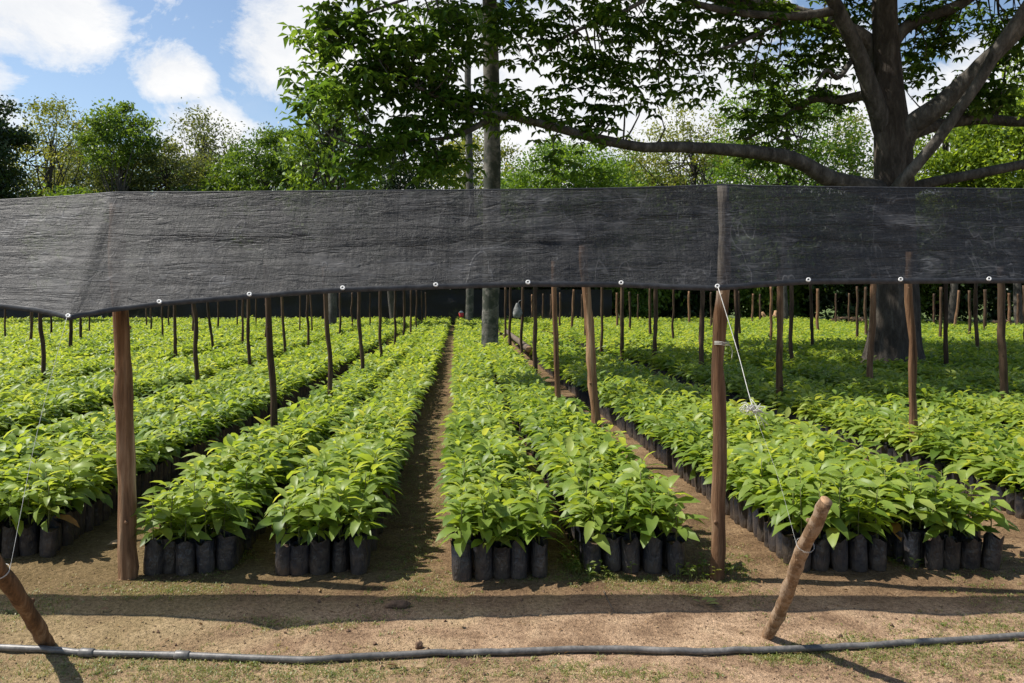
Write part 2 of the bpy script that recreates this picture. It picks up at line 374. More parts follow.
def plant_leaves(r, low, n, size=1.0):
    """leaves of one seedling (origin at the ground under its bag): verts, tris, quads, rnd per leaf"""
    V, T, Q, R = [], [], [], []; k0 = 0
    top = r.uniform(.36, .46); az = r.uniform(0, 6.28); tone = r.normal(0, .1)
    for i in range(n):
        t = i / (n - 1); z = BAGH + .03 + (top - BAGH - .03) * t ** .8
        az += 2.4 + r.normal(0, .35)
        L = r.uniform(.12, .215) * (1 - .3 * t ** 3) * size; W = L * r.uniform(.34, .44)
        pitch = r.uniform(-.15, .35) + .55 * t ** 3
        f = leaf_low if low else leaf_full
        v = f(L, W * (1.15 if low else 1), r.uniform(.3, 1.05), r.uniform(.12, .5)) @ rotmat(az, pitch, r.normal(0, .3)).T
        v += np.array([math.cos(az) * .012, math.sin(az) * .012, z]); V.append(v)
        T.append((LL_T if low else LF_T) + k0)
        if not low: Q.append(LF_Q + k0)
        k0 += len(v)
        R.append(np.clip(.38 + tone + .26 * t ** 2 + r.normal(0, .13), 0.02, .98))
    return np.concatenate(V), np.concatenate(T), (np.concatenate(Q) if Q else np.zeros((0, 4), int)), np.array(R), top
def bag_geo(r, sides=14, low=False):
    prof = [(0, .047), (.01, .0515), (.07, .0545), (.13, .0545), (.175, .0545), (BAGH + .008, .0565)] if not low else [(0, .052), (BAGH, .055)]
    V, Fc, m = [], [], []
    ph = r.uniform(0, 6.28)
    for k, (z, rad) in enumerate(prof):
        for j in range(sides):
            a = 2 * math.pi * j / sides
            rr = rad * (1 + .07 * math.sin(2 * a + ph) + .02 * math.sin(3 * a + ph * 2 + z * 15) + (.018 * r.normal() if not low else 0))
            zz = z + ((.014 * math.sin(3 * a + ph) + r.normal(0, .008)) if k == len(prof) - 1 and not low else 0)
            V.append((rr * math.cos(a), rr * math.sin(a), zz))
    n = len(prof)
    for k in range(n - 1):
        for j in range(sides):
            j2 = (j + 1) % sides; Fc.append((k * sides + j, k * sides + j2, (k + 1) * sides + j2, (k + 1) * sides + j)); m.append(0)
    if not low:
        b = len(V)
        for j in range(sides):
            a = 2 * math.pi * j / sides; V.append((.051 * math.cos(a), .051 * math.sin(a), BAGH - .02))
        V.append((0, 0, BAGH - .012))
        for j in range(sides): Fc.append((b + j, b + (j + 1) % sides, b + sides)); m.append(1)
    return np.array(V), Fc, m

NP = 16
prot = []
for k in range(NP):
    r = np.random.default_rng(100 + k)
    v, t, q, R, top = plant_leaves(r, False, 14 + k % 4)
    nl = len(R)
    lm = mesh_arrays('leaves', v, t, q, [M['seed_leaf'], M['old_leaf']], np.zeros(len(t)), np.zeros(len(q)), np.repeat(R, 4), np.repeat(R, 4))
    if k in (3, 7):                                             # one yellowed lower leaf
        mi = np.zeros(len(lm.polygons), np.int32); mi[:4] = 1; mi[len(t):len(t) + 4] = 1
        lm.polygons.foreach_set('material_index', mi)
    mb = MB(); tube(mb, smooth_path([(0, 0, BAGH - .02), (.006, .004, .29), (-.004, .002, top + .01)], 5), [.005, .0045, .004, .0035, .002], 5)
    sm = mb.data('stem', [M['stem']])
    bv, bf, bm_ = bag_geo(r); mb = MB(); mb.add(bv, bf, bm_); bm = mb.data('bag', [M['bag'], M['soil']])
    prot.append((lm, sm, bm))

BIGT = np.array([8.25, 16.8]); PALM1 = np.array([-.635, 22.3]); PALM2 = np.array([-2.48, 46.0])
ROWS = [  # left edge, right edge (at depth 0 along the drift), front depth, name
    (-4.02, -3.44, 5.1, 'the second row behind dark stake'), (-3.22, -2.62, 5.1, 'the row behind the dark stake'),
    (-1.92, -1.38, 4.80, 'the row behind the thick post'), (-1.12, -.55, 4.80, 'the row left of the path'),
    (-.02, .54, 4.72, 'the row right of the path'), (.76, 1.38, 4.80, 'the row beside the tied post'),
    (2.05, 2.64, 4.86, 'the row behind the pale stake'), (2.76, 3.33, 4.88, 'the row right of pale stake'),
    (4.25, 4.84, 5.3, 'the last row on the right'), (4.98, 5.55, 5.3, None)]
for k in range(1, 16):
    R0 = -2.66 - 2.05 * k; ROWS += [(R0 - .57, R0, 5.2, None), (R0 - 1.27, R0 - .7, 5.2, None)]
for k in range(0, 13):
    L0 = 6.25 + 2.05 * k; ROWS += [(L0, L0 + .6, 5.3, None), (L0 + .74, L0 + 1.34, 5.3, None)]
PITCH = .115
spots = []           # x, y, row index, column, rank, edge flag, ncols
for ri, (a, b, d0, nm) in enumerate(ROWS):
    nc = int(round((b - a) / PITCH))
    nr = int((51.5 - d0) / PITCH)
    off = random.uniform(-.02, .02)
    for rk in range(nr):
        y0 = d0 + .055 + rk * PITCH
        for c in range(nc):
            y = y0 + random.gauss(0, .012) + off
            wander = .05 * mnoise.noise(Vector((ri * 5.1, y * .25, 0))) if y > 6 else 0
            x = a + (c + .5) * (b - a) / nc + SL * y + random.gauss(0, .009) + wander
            if rk == 0 and random.random() < .06: y += .05
            spots.append((x, y, ri, c, rk, (c in (0, nc - 1)) or rk < 2, nc))
S = np.array(spots)
px = CX + F * S[:, 0] / S[:, 1]
keep = (px > -140 - 500 / S[:, 1]) & (px < 1164 + 500 / S[:, 1])
for (bx, rad) in ((BIGT, .95), (PALM1, .36), (PALM2, .3)):
    keep &= np.hypot(S[:, 0] - bx[0], S[:, 1] - bx[1]) > rad
S = S[keep]; px = px[keep]
# the largest ones in the picture become individuals
pyt = HY + F * (H - .2) / S[:, 1]
inview = (px > -8) & (px < 1032) & (HY + F * (H - .5) / S[:, 1] < 690)
score = np.where(inview, 1 / S[:, 1], 0)
order = np.argsort(-score)[:300]
ind = np.zeros(len(S), bool); ind[order] = True

ORD = ['front', 'second', 'third', 'fourth', 'fifth', 'sixth', 'seventh', 'eighth', 'ninth', 'tenth', 'eleventh', 'twelfth', 'thirteenth', 'fourteenth', 'fifteenth', 'sixteenth']
def col_name(c, nc):
    if c == 0: return 'first from left'
    if c == nc - 1: return 'first from right'
    if nc % 2 and c == nc // 2: return 'middle one'
    return (['', 'second', 'third'][c] + ' from left') if c < nc / 2 else (['', 'second', 'third'][nc - 1 - c] + ' from right')
for i in np.nonzero(ind)[0]:
    x, y, ri, c, rk, e, nc = S[i]; ri, c, rk, nc = int(ri), int(c), int(rk), int(nc)
    nm = ROWS[ri][3] or 'a row at the frame edge'
    lab = f'bagged seedling, {col_name(c, nc)} in the {ORD[rk]} rank of {nm}'
    t = thing('potted_seedling', lab, 'seedling', (x, y, ground_z(x, y)), random.uniform(0, 6.28), 'seedlings in black bags standing in rows')
    s = random.choice((random.uniform(.9, 1.12), random.uniform(.82, 1.16))) * (1 + .1 * mnoise.noise(Vector((x * 1.3, y * 1.3, 5))))
    lm, sm, bm = prot[random.randrange(NP)]
    if random.random() < .8: lm, sm, bm = prot[random.choice([0, 1, 2, 4, 5, 6, 8, 9, 10, 11, 12, 13, 14, 15])]
    b = link('bag', prot[random.randrange(NP)][2], t); b.rotation_euler = (random.gauss(0, .05), random.gauss(0, .05), random.uniform(0, 6.28))
    b.scale = (random.uniform(.93, 1.1), random.uniform(.93, 1.1), random.uniform(.9, 1.06))
    for o in (link('stem', sm, t), link('leaves', lm, t)): o.scale = (s, s, s)

# the rest of the field: one mass
def field():
    lib_full = [plant_leaves(np.random.default_rng(300 + k), False, 13 + k % 4) for k in range(24)]
    lib_mid = [plant_leaves(np.random.default_rng(400 + k), False, 10, 1.05) for k in range(24)]
    lib_low = [plant_leaves(np.random.default_rng(500 + k), True, 9, 1.18) for k in range(24)]
    bags = [bag_geo(np.random.default_rng(600 + k), 9) for k in range(6)]
    bagl = bag_geo(np.random.default_rng(700), 6, True)
    r = np.random.default_rng(11)
    V, T, Q, TM, QM, TR, QR = [], [], [], [], [], [], []; n = 0
    for i in np.nonzero(~ind)[0]:
        x, y, ri, c, rk, e, nc = S[i]
        bare = (x > 17 + .1 * (y - 35)) and y > 37             # emptier grey bags at the far right
        if y > 20 and r.random() > (.62 if y < 32 else .42): continue
        lib = lib_full if y < 9 else lib_mid if y < 15 else lib_low
        v, t, q, R, top = lib[r.integers(24)]
        a = r.uniform(0, 6.28); ca, sa = math.cos(a), math.sin(a)
        s = r.uniform(.84, 1.14) * (1 + .16 * mnoise.noise(Vector((x * .9, y * .9, 5))) + .1 * mnoise.noise(Vector((x * .25, y * .25, 9))))
        if y > 8: s *= .95
        if y > 20: s *= 1.06
        if y > 32: s *= 1.08
        if bare: s *= .62
        w = v * s; w = np.stack([w[:, 0] * ca - w[:, 1] * sa + x, w[:, 0] * sa + w[:, 1] * ca + y, w[:, 2]], 1)
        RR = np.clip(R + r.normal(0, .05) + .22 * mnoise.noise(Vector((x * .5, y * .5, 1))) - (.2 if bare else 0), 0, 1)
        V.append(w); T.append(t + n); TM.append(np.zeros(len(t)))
        k = len(t) // len(R); TR.append(np.repeat(RR, k))
        if len(q): Q.append(q + n); QM.append(np.zeros(len(q))); QR.append(np.repeat(RR, len(q) // len(R)))
        n += len(w)
        if y < 9 or (e and y < 30) or bare:
            if y < 9:
                bv, bf, bm = bags[r.integers(6)]
                bq = np.array([f for f in bf if len(f) == 4]); bt = np.array([f for f in bf if len(f) == 3])
                T.append(bt + n); TM.append(np.full(len(bt), 2.)); TR.append(np.full(len(bt), .5))
            else:
                bv, bf, bm = bagl; bq = np.array(bf)
            V.append(bv + np.array([x, y, 0])); Q.append(bq + n); QM.append(np.full(len(bq), 1.)); QR.append(np.full(len(bq), .5)); n += len(bv)
    me = mesh_arrays('seedling_rows', np.concatenate(V), np.concatenate(T), np.concatenate(Q), [M['seed_leaf'], M['bag'], M['soil']],
                     np.concatenate(TM), np.concatenate(QM), np.concatenate(TR), np.concatenate(QR))
    tag(link('seedling_rows', me), 'massed rows of green seedlings in black bags filling the field behind the front ranks', 'seedling rows', kind='stuff')
field()

# ------------------------------------------------------------------ posts
def post_mesh(px0, py0, px1, h, d, rad, seed, mat, bend=.02, top_cut=True):
    """returns mesh + base; px0 is the column at ground level, px1 at the top"""
    r = np.random.default_rng(seed)
    x0 = (px0 - CX) / F * d; x1 = (px1 - CX) / F * d - x0
    pts = [(0, 0, -.15)] + [(x1 * t + r.normal(0, bend) * math.sin(math.pi * t), r.normal(0, bend) * .6, h * t) for t in (.0, .2, .4, .6, .8, 1.0)]
    n = 22 if rad > .035 else 12
    pp = smooth_path(pts, n); rr = rad * (1.08 - .2 * np.linspace(0, 1, n)) * (1 + r.normal(0, .04, n))
    mb = MB(); tube(mb, pp, rr, 16 if rad > .035 else 8, 0, .5, .34, True, seed * 3.7, 1)
    # knots and a stub of a cut twig
    for _ in range(5 if rad > .035 else 2):
        k = r.integers(3, n - 2); a = r.uniform(0, 6.28); dv = np.array([math.cos(a), math.sin(a), .5]); c = pp[k]
        tube(mb, [c + dv * rr[k] * .5, c + dv * (rr[k] * 1.12)], [rr[k] * .45, rr[k] * .2], 6, 0)
    return mb.data('wooden_post', [mat, M['cut']]), x0

# column at the base, depth, column at the top, post radius, height
POSTS = [(276, 7.7, 266, .034, 2.05), (332, 10.5, 324, .033, 2.1), (364, 14.2, 358, .036, 2.1), (381, 17.4, 380.5, .036, 2.1), (395, 22.5, 395, .036, 2.1),
 (404, 26, 404, .04, 2.1), (411, 27.5, 411, .036, 2.1), (417, 33, 416.5, .036, 2.1), (422, 38, 421.5, .036, 2.1), (426, 44, 425.5, .036, 2.1),
 (5, 27, 5, .032, 2.0), (32, 23, 31, .04, 2.1), (45, 13.2, 37, .034, 2.1), (51, 29, 51, .035, 2.0), (71, 20, 70.5, .043, 2.1), (81, 25, 80, .04, 2.1),
 (89, 32, 89, .035, 2.0), (146, 35, 146, .035, 2.0), (151, 32, 151, .035, 2.0), (162, 26, 162, .035, 2.0), (175.5, 19, 174, .04, 2.1), (198, 13.4, 193, .037, 2.1),
 (193, 32, 193, .04, 2.1), (169, 37, 169, .035, 2.0), (214, 21, 206, .036, 2.1), (218, 34, 218, .04, 2.0), (243, 24, 243, .035, 2.1), (249.5, 17, 247.5, .037, 2.1),
 (237, 36, 237, .035, 2.0), (256, 37, 256, .035, 2.0), (266, 27, 266, .035, 2.0), (285, 20, 281, .036, 2.1), (300, 32, 300, .035, 2.0), (308, 24, 307.5, .04, 2.1),
 (313, 31, 310, .035, 2.0), (340, 30, 340, .04, 2.0), (352, 36, 352, .04, 2.0), (370, 39, 370, .04, 2.0),
 (600, 7.9, 583, .047, 2.2), (560, 10, 553.5, .034, 2.15), (535.5, 14.4, 535.5, .04, 2.1), (521.5, 17.8, 523, .034, 2.1), (510.5, 21, 510.5, .038, 2.1), (505, 24.5, 505.5, .036, 2.1),
 (532, 48, 532, .05, 2.0), (543, 44, 543, .05, 2.0), (551, 46, 551, .06, 2.0), (560, 35, 560, .045, 2.0), (571, 33, 574, .05, 2.1), (582, 46, 582, .05, 2.0),
 (585, 28, 586, .045, 2.1), (601, 23, 602, .042, 2.1), (617, 37, 617, .06, 2.0), (622, 20.5, 622, .05, 2.1), (630, 33, 629.5, .05, 2.0), (638, 47, 638, .05, 2.0),
 (650.5, 28, 650, .05, 2.1), (654, 18, 656, .05, 2.1), (672.5, 26, 674, .04, 2.1), (689, 40, 689, .06, 2.1), (702, 15.4, 702.5, .05, 2.1), (711, 34, 711, .05, 2.0),
 (737.5, 18.5, 736, .05, 2.1), (740, 30, 738, .06, 2.0), (752, 43, 753, .06, 2.0), (760, 46, 760, .06, 2.0),
 (770.5, 25.6, 771, .045, 2.1), (780, 11, 780, .046, 2.1), (791, 16, 791, .042, 2.1), (813, 21.5, 810, .045, 2.1), (818, 31, 817.5, .06, 2.1), (836, 41, 836, .05, 2.0),
 (849, 40, 849, .05, 2.0), (857, 25.6, 857, .04, 2.1), (866, 27, 865.5, .05, 2.1), (869.5, 13, 874, .05, 2.1), (916, 7.6, 909, .038, 2.12),
 (934, 42, 934, .06, 2.0), (940, 27, 941, .05, 2.1), (946, 16.5, 946, .045, 2.1), (954, 36, 959, .06, 2.1), (969.5, 28, 969.5, .05, 2.0), (976, 20.5, 976, .05, 2.1),
 (985, 33, 985, .07, 2.1), (1004.5, 10.6, 1001, .05, 2.1), (1010, 40, 1009, .07, 2.0), (1018, 43, 1018, .07, 2.0), (1025, 24, 1024, .05, 2.1)]
NTH = ['front', 'second', 'third', 'fourth', 'fifth', 'sixth', 'seventh', 'eighth', 'ninth', 'tenth', 'eleventh', 'twelfth', 'thirteenth', 'fourteenth']
LINES_L = [(-1.7, 'first'), (-4.4, 'second'), (-6.7, 'third'), (-9.0, 'fourth'), (-11.2, 'fifth'), (-13.4, 'sixth'), (-15.6, 'seventh')]
LINES_R = [(1.35, 'first'), (4.45, 'second'), (6.7, 'third'), (9.2, 'fourth'), (11.6, 'fifth'), (14, 'sixth'), (16.5, 'seventh'), (19, 'eighth'), (21.5, 'ninth'), (24, 'tenth')]
bins = {}
for p in POSTS:
    u = (p[0] - CX) / F * p[1] - SL * p[1]
    side, lst = ('left', LINES_L) if u < -.4 else ('right', LINES_R)
    nm = min(lst, key=lambda q: abs(q[0] - u))[1]
    bins.setdefault((side, nm), []).append(p)
SPECIAL = {(600, 7.9): 'reddish crooked post leaning left beside the dirt path, under the net\'s middle',
           (916, 7.6): 'knotty crooked dark post standing in front of the huge tree trunk',
           (780, 11): 'straight tan post with a cut top right of the tall tied post',
           (276, 7.7): 'dark slim post nearest behind the thick reddish post',
           (1004.5, 10.6): 'dark shaded post near the right edge beyond the knotty crooked post',
           (869.5, 13): 'reddish leaning post touching the left side of the huge tree trunk',
           (521.5, 17.8): 'dark thin post with a pale cloth bag hung on it'}
seed = 0
for (side, nm), lst in bins.items():
    lst.sort(key=lambda p: p[1])
    for k, (p0, d, p1, rad, h) in enumerate(lst):
        seed += 1
        lit = (p0, d) in ((600, 7.9), (916, 7.6), (780, 11), (869.5, 13), (560, 10)) or (d > 25 and p0 > 500 and seed % 4 == 0)  # posts meant as sunlit get the lighter wood, the rest the shaded copy
        me, x0 = post_mesh(p0, 0, p1, h, d, rad, seed, M['post'] if lit else M['post_shaded'], .028 if p0 == 916 else .014 if p0 == 600 else .014)
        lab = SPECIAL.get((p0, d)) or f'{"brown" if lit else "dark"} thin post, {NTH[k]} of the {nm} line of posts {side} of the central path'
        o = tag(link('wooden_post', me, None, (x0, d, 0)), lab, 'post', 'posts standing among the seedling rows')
# the two front posts carrying the shade net
me, x0 = post_mesh(129, 0, 116, 2.24, 4.78, .052, 901, M['post'], .012)
tag(link('wooden_post', me, None, (x0, 4.78, 0)), 'thick reddish weathered post holding the shade net at its folded end', 'post', 'front posts holding the shade net')
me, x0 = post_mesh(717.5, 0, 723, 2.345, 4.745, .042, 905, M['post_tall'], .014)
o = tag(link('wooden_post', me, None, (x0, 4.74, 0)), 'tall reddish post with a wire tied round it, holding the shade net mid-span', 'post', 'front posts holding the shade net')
mb = MB()
for z in (1.395, 1.403, 1.411):
    a = np.linspace(0, 2 * np.pi, 15); tube(mb, np.stack([.021 + .044 * np.cos(a), .044 * np.sin(a), z + .004 * np.sin(a * 2)], 1), .0022, 5, cap=False)
tube(mb, smooth_path([(.06, -.03, 1.40), (.075, -.04, 1.36), (.07, -.045, 1.31)], 8), .0018, 4)
link('wire_tie', mb.data('wire_tie', [M['white']]), o)

# leaning stakes
def stake(base, tip, rad, mat, label, seed):
    b = np.array(base, float); v = np.array(tip, float) - b; r = np.random.default_rng(seed)
    n = 24; t = np.linspace(-.12, 1, n); pp = v * t[:, None] + np.stack([.008 * np.sin(t * 7), 0 * t, 0 * t], 1)
    rr = rad * (1 - .08 * t) * (1 + r.normal(0, .03, n)); rr[-1] *= .9
    mb = MB(); pp = pp + np.cumsum(r.normal(0, .0007, (n, 3)), axis=0); tube(mb, pp, rr, 18, 0, .5, .3, True, seed, 1)
    for k, a in ((9, 1.0), (15, 4.2), (20, 2.4)):
        dv = np.array([math.cos(a), math.sin(a), .3]); tube(mb, [pp[k] + dv * rad * .5, pp[k] + dv * rad * 1.2], [rad * .5, rad * .25], 7, 0)
    return tag(link('wooden_stake', mb.data('wooden_stake', [mat, M['cut']]), None, base), label, 'stake', 'leaning stakes holding guy ropes'), pp + b
s1, pa = stake(G(768, 636), (1.30, 3.30, .83), .031, M['stake'], 'pale cut stake leaning outward in front of the seedlings, by the hose', 31)
s2, pb = stake(G(47, 645), (-2.205, 3.17, .85), .036, M['post'], 'low dark brown stake leaning out of frame at the hose\'s left end', 32)

# ------------------------------------------------------------------ shade net
top_k = [(-260, 206), (-120, 203), (0, 200), (60, 196.5), (108, 193), (118, 192.5), (210, 192), (330, 191), (470, 190), (600, 188.5), (690, 186), (722, 184.5), (760, 186), (870, 187.5), (1024, 189), (1160, 188), (1300, 186)]
hem_k = [(-260, 296), (-120, 300), (-20, 306), (0, 308), (35, 312), (60, 317), (70, 320), (82, 317), (110, 312), (160, 306), (250, 298.5), (345, 292), (436, 289), (528, 286.5), (621, 287), (680, 289.5), (717, 290.5), (760, 287), (808, 284), (900, 283.5), (988, 283), (1080, 283), (1180, 286), (1300, 288)]
hem_d = [(-260, 4.36), (-60, 4.33), (30, 4.24), (70, 4.15), (120, 4.24), (250, 4.33), (450, 4.38), (620, 4.42), (717, 4.36), (820, 4.44), (1024, 4.42), (1300, 4.4)]
def interp(k, x): a = np.array(k, float); return np.interp(x, a[:, 0], a[:, 1])
TOPD = 4.67
def net_point(x, t):
    """t 0 at the top rope, 1 at the hem"""
    a = P(x, interp(top_k, x), TOPD); b = P(x, interp(hem_k, x), interp(hem_d, x))
    xx = x
    # the sheet slews towards the pulled-down corner
    p = a + (b - a) * t
    p[1] += .022 * math.sin(math.pi * t)                      # slight belly
    fold_x = 112 - 42 * t                                       # crease from the post head to the guy corner
    w = math.exp(-((xx - fold_x) / 9.0) ** 2); w2 = math.exp(-((xx - fold_x - 15) / 8.0) ** 2)
    p[1] += (-.016 * w) * (.4 + .6 * math.sin(math.pi * min(1, t * .9 + .05)))
    q = Vector((p[0] * .8, p[2] * 7, 1))
    amp = .3 + .7 * math.sin(math.pi * t)
    p[1] += amp * (.014 * mnoise.noise(q) + .008 * mnoise.noise(Vector((p[0] * 2.5 + p[2] * 2, p[2] * 16, 4))) + .007 * mnoise.noise(Vector((p[0] * 9, p[2] * 5, 8))) + .004 * (1 - min(1, 5 * abs(mnoise.noise(Vector((p[0] * 1.1, p[2] * 11 - p[0] * .5, 12)))))))
    # wrinkles fanning from the hem ties
    if t > .45:
        for gx in (70, 250, 436, 717):
            p[1] += .008 * (t - .45) * math.exp(-((xx - gx) / 60) ** 2) * math.sin((xx - gx) / (6 + 24 * (1 - t)))
    return p
NX = np.concatenate([np.arange(-260, 30, 8), np.arange(30, 160, 2.5), np.arange(160, 1300, 6)]); NT = np.linspace(0, 1, 44)
V = np.array([net_point(x, t) for t in NT for x in NX]); w = len(NX)
fc = [(j * w + i, j * w + i + 1, (j + 1) * w + i + 1, (j + 1) * w + i) for j in range(len(NT) - 1) for i in range(w - 1)]
net = tag(link('shade_net', mesh_from('shade_net', V, fc, [M['net']])), 'long black woven shade net strung along the front posts', 'shade net')
hp = np.array([net_point(x, 1.0) for x in NX]); tp = np.array([net_point(x, 0.0) for x in NX])
mb = MB()
hv = []; 
for k in range(len(hp)):
    d = (V[(len(NT) - 6) * w + k] - hp[k]); d /= np.linalg.norm(d)
    b = hp[k]; jit = .003 * mnoise.noise(Vector((b[0] * 5, 0, 0)))
    hv += [b + d * .034 + np.array([0, -.005, 0]), b + np.array([0, -.006 + jit, -.002]), b + np.array([0, .003, -.002]), b + d * .034 + np.array([0, .003, 0])]
hf = [(k * 4 + j, k * 4 + j + 1, k * 4 + j + 5, k * 4 + j + 4) for k in range(len(hp) - 1) for j in range(3)]
mb.add(hv, hf); link('hem', mb.data('hem', [M['net_hem']]), net)
mb = MB(); tube(mb, tp + np.array([0, .004, 0]), .005, 6); link('top_rope', mb.data('top_rope', [M['net_hem']]), net)
for gx in (-14, 70, 160, 250, 343, 436, 528, 621, 717, 808, 900, 988, 1080):
    c = net_point(gx, 1.0); u = net_point(gx, .88) - c; u /= np.linalg.norm(u)
    c = c + u * .02; n = np.cross(np.array([1., 0, 0]), u); n *= -np.sign(n[1]) if n[1] else 1
    c = c + n * .013
    mb = MB(); e1 = np.array([1., 0, 0]); A = np.linspace(0, 2 * np.pi, 16, endpoint=False); vv = []
    for ra, dz in ((.0065, .0), (.0065, .004), (.0135, .003), (.0135, -.003)): vv += [c + (e1 * math.cos(a) + u * math.sin(a)) * ra + n * dz for a in A]
    mb.add(vv, [(k * 16 + j, k * 16 + (j + 1) % 16, (k + 1) * 16 + (j + 1) % 16, (k + 1) * 16 + j) for k in range(3) for j in range(16)])
    link('grommet', mb.data('grommet', [M['grommet']]), net)

# guy ropes
def rope(name, pts, rad, label, tangle=None):
    mb = MB(); tube(mb, pts, rad, 6)
    if tangle is not None:
        r = np.random.default_rng(5)
        for k in range(11):
            q = [tangle + r.normal(0, .022, 3) * np.array([1.3, .8, .8]) for _ in range(6)]
            if k > 6: q[-1] = tangle + np.array([r.uniform(.02, .13), r.uniform(-.05, .03), r.uniform(-.15, -.02)])
            tube(mb, smooth_path(q, 22), .0016, 5)
    return tag(link(name, mb.data(name, [M['white']])), label, 'guy rope', 'guy ropes tying the net to stakes')
g1 = net_point(717, 1.0) + np.array([0, -.02, .02]); e1 = pa[17] + np.array([-.03, .02, 0])
mid = g1 + (e1 - g1) * .5
def wrap(pts, k, rad, a0, a1):
    ax = pts[k + 1] - pts[k]; ax /= np.linalg.norm(ax); e = np.cross(ax, [0, 1., 0]); e /= np.linalg.norm(e); f = np.cross(ax, e)
    return [pts[k] + rad * (e * math.cos(a) + f * math.sin(a)) + ax * .004 * (a - a0) / 6.28 for a in np.linspace(a0, a1, 34)]
wr = wrap(pa, 17, .039, 1.2, 17)
rope('guy_rope', np.vstack([smooth_path([g1, g1 + (e1 - g1) * .25 + np.array([.015, 0, -.05]), mid + np.array([0, 0, -.03]), mid + (e1 - mid) * .5 + np.array([.02, 0, -.035]), e1], 24), wr]), np.concatenate([np.full(13, .0019), np.full(11, .0005), np.full(34, .0004)]), 'white guy rope with a tangled knot above the seedlings behind the pale stake', mid + np.array([0, 0, -.03]))
g2 = net_point(70, 1.0) + np.array([0, -.02, .015]); j = int(np.argmin(np.abs(pb[:, 2] - .47))); e2 = pb[j]
wr = wrap(pb, j, .039, 1.2, 14)
rope('guy_rope', np.vstack([smooth_path([g2, (g2 + e2) / 2 + np.array([0, 0, -.01]), e2 + np.array([.02, .035, 0])], 20), wr]), .0010, 'thin white guy rope running down to the low dark stake')

# ------------------------------------------------------------------ hose
hk = [(-160, 645), (-60, 646.5), (0, 648), (42, 650), (90, 653.5), (185, 656), (260, 659), (316, 660.5), (350, 658), (382, 656), (440, 654.5), (500, 652.5), (556, 650.5), (622, 649.5), (683, 652), (740, 651.5), (763, 650.5), (826, 648), (896, 644.5), (963, 640), (1024, 635.5), (1110, 629), (1200, 622)]
hpts = np.array([G(x, y + 3) + np.array([0, 0, .017]) for x, y in hk]); hp2 = smooth_path(hpts, 240)
hp2[:, 2] += np.array([max(0, ground_z(p[0], p[1])) for p in hp2])
mb = MB(); tube(mb, hp2, .0152, 12, rough=.04)
hose = tag(link('irrigation_hose', mb.data('irrigation_hose', [M['hose']])), 'long grey plastic irrigation hose lying across the bare ground', 'hose')
for cx in (86, 185):
    k = int(np.argmin(np.abs(CX + F * hp2[:, 0] / hp2[:, 1] - cx))); t = hp2[k + 1] - hp2[k - 1]; t /= np.linalg.norm(t)
    mb = MB(); tube(mb, [hp2[k] + t * s for s in (-.035, -.03, 0, .03, .035)], [.018, .021, .0205, .021, .018], 12)
    link('coupling', mb.data('coupling', [M['hose']]), hose)

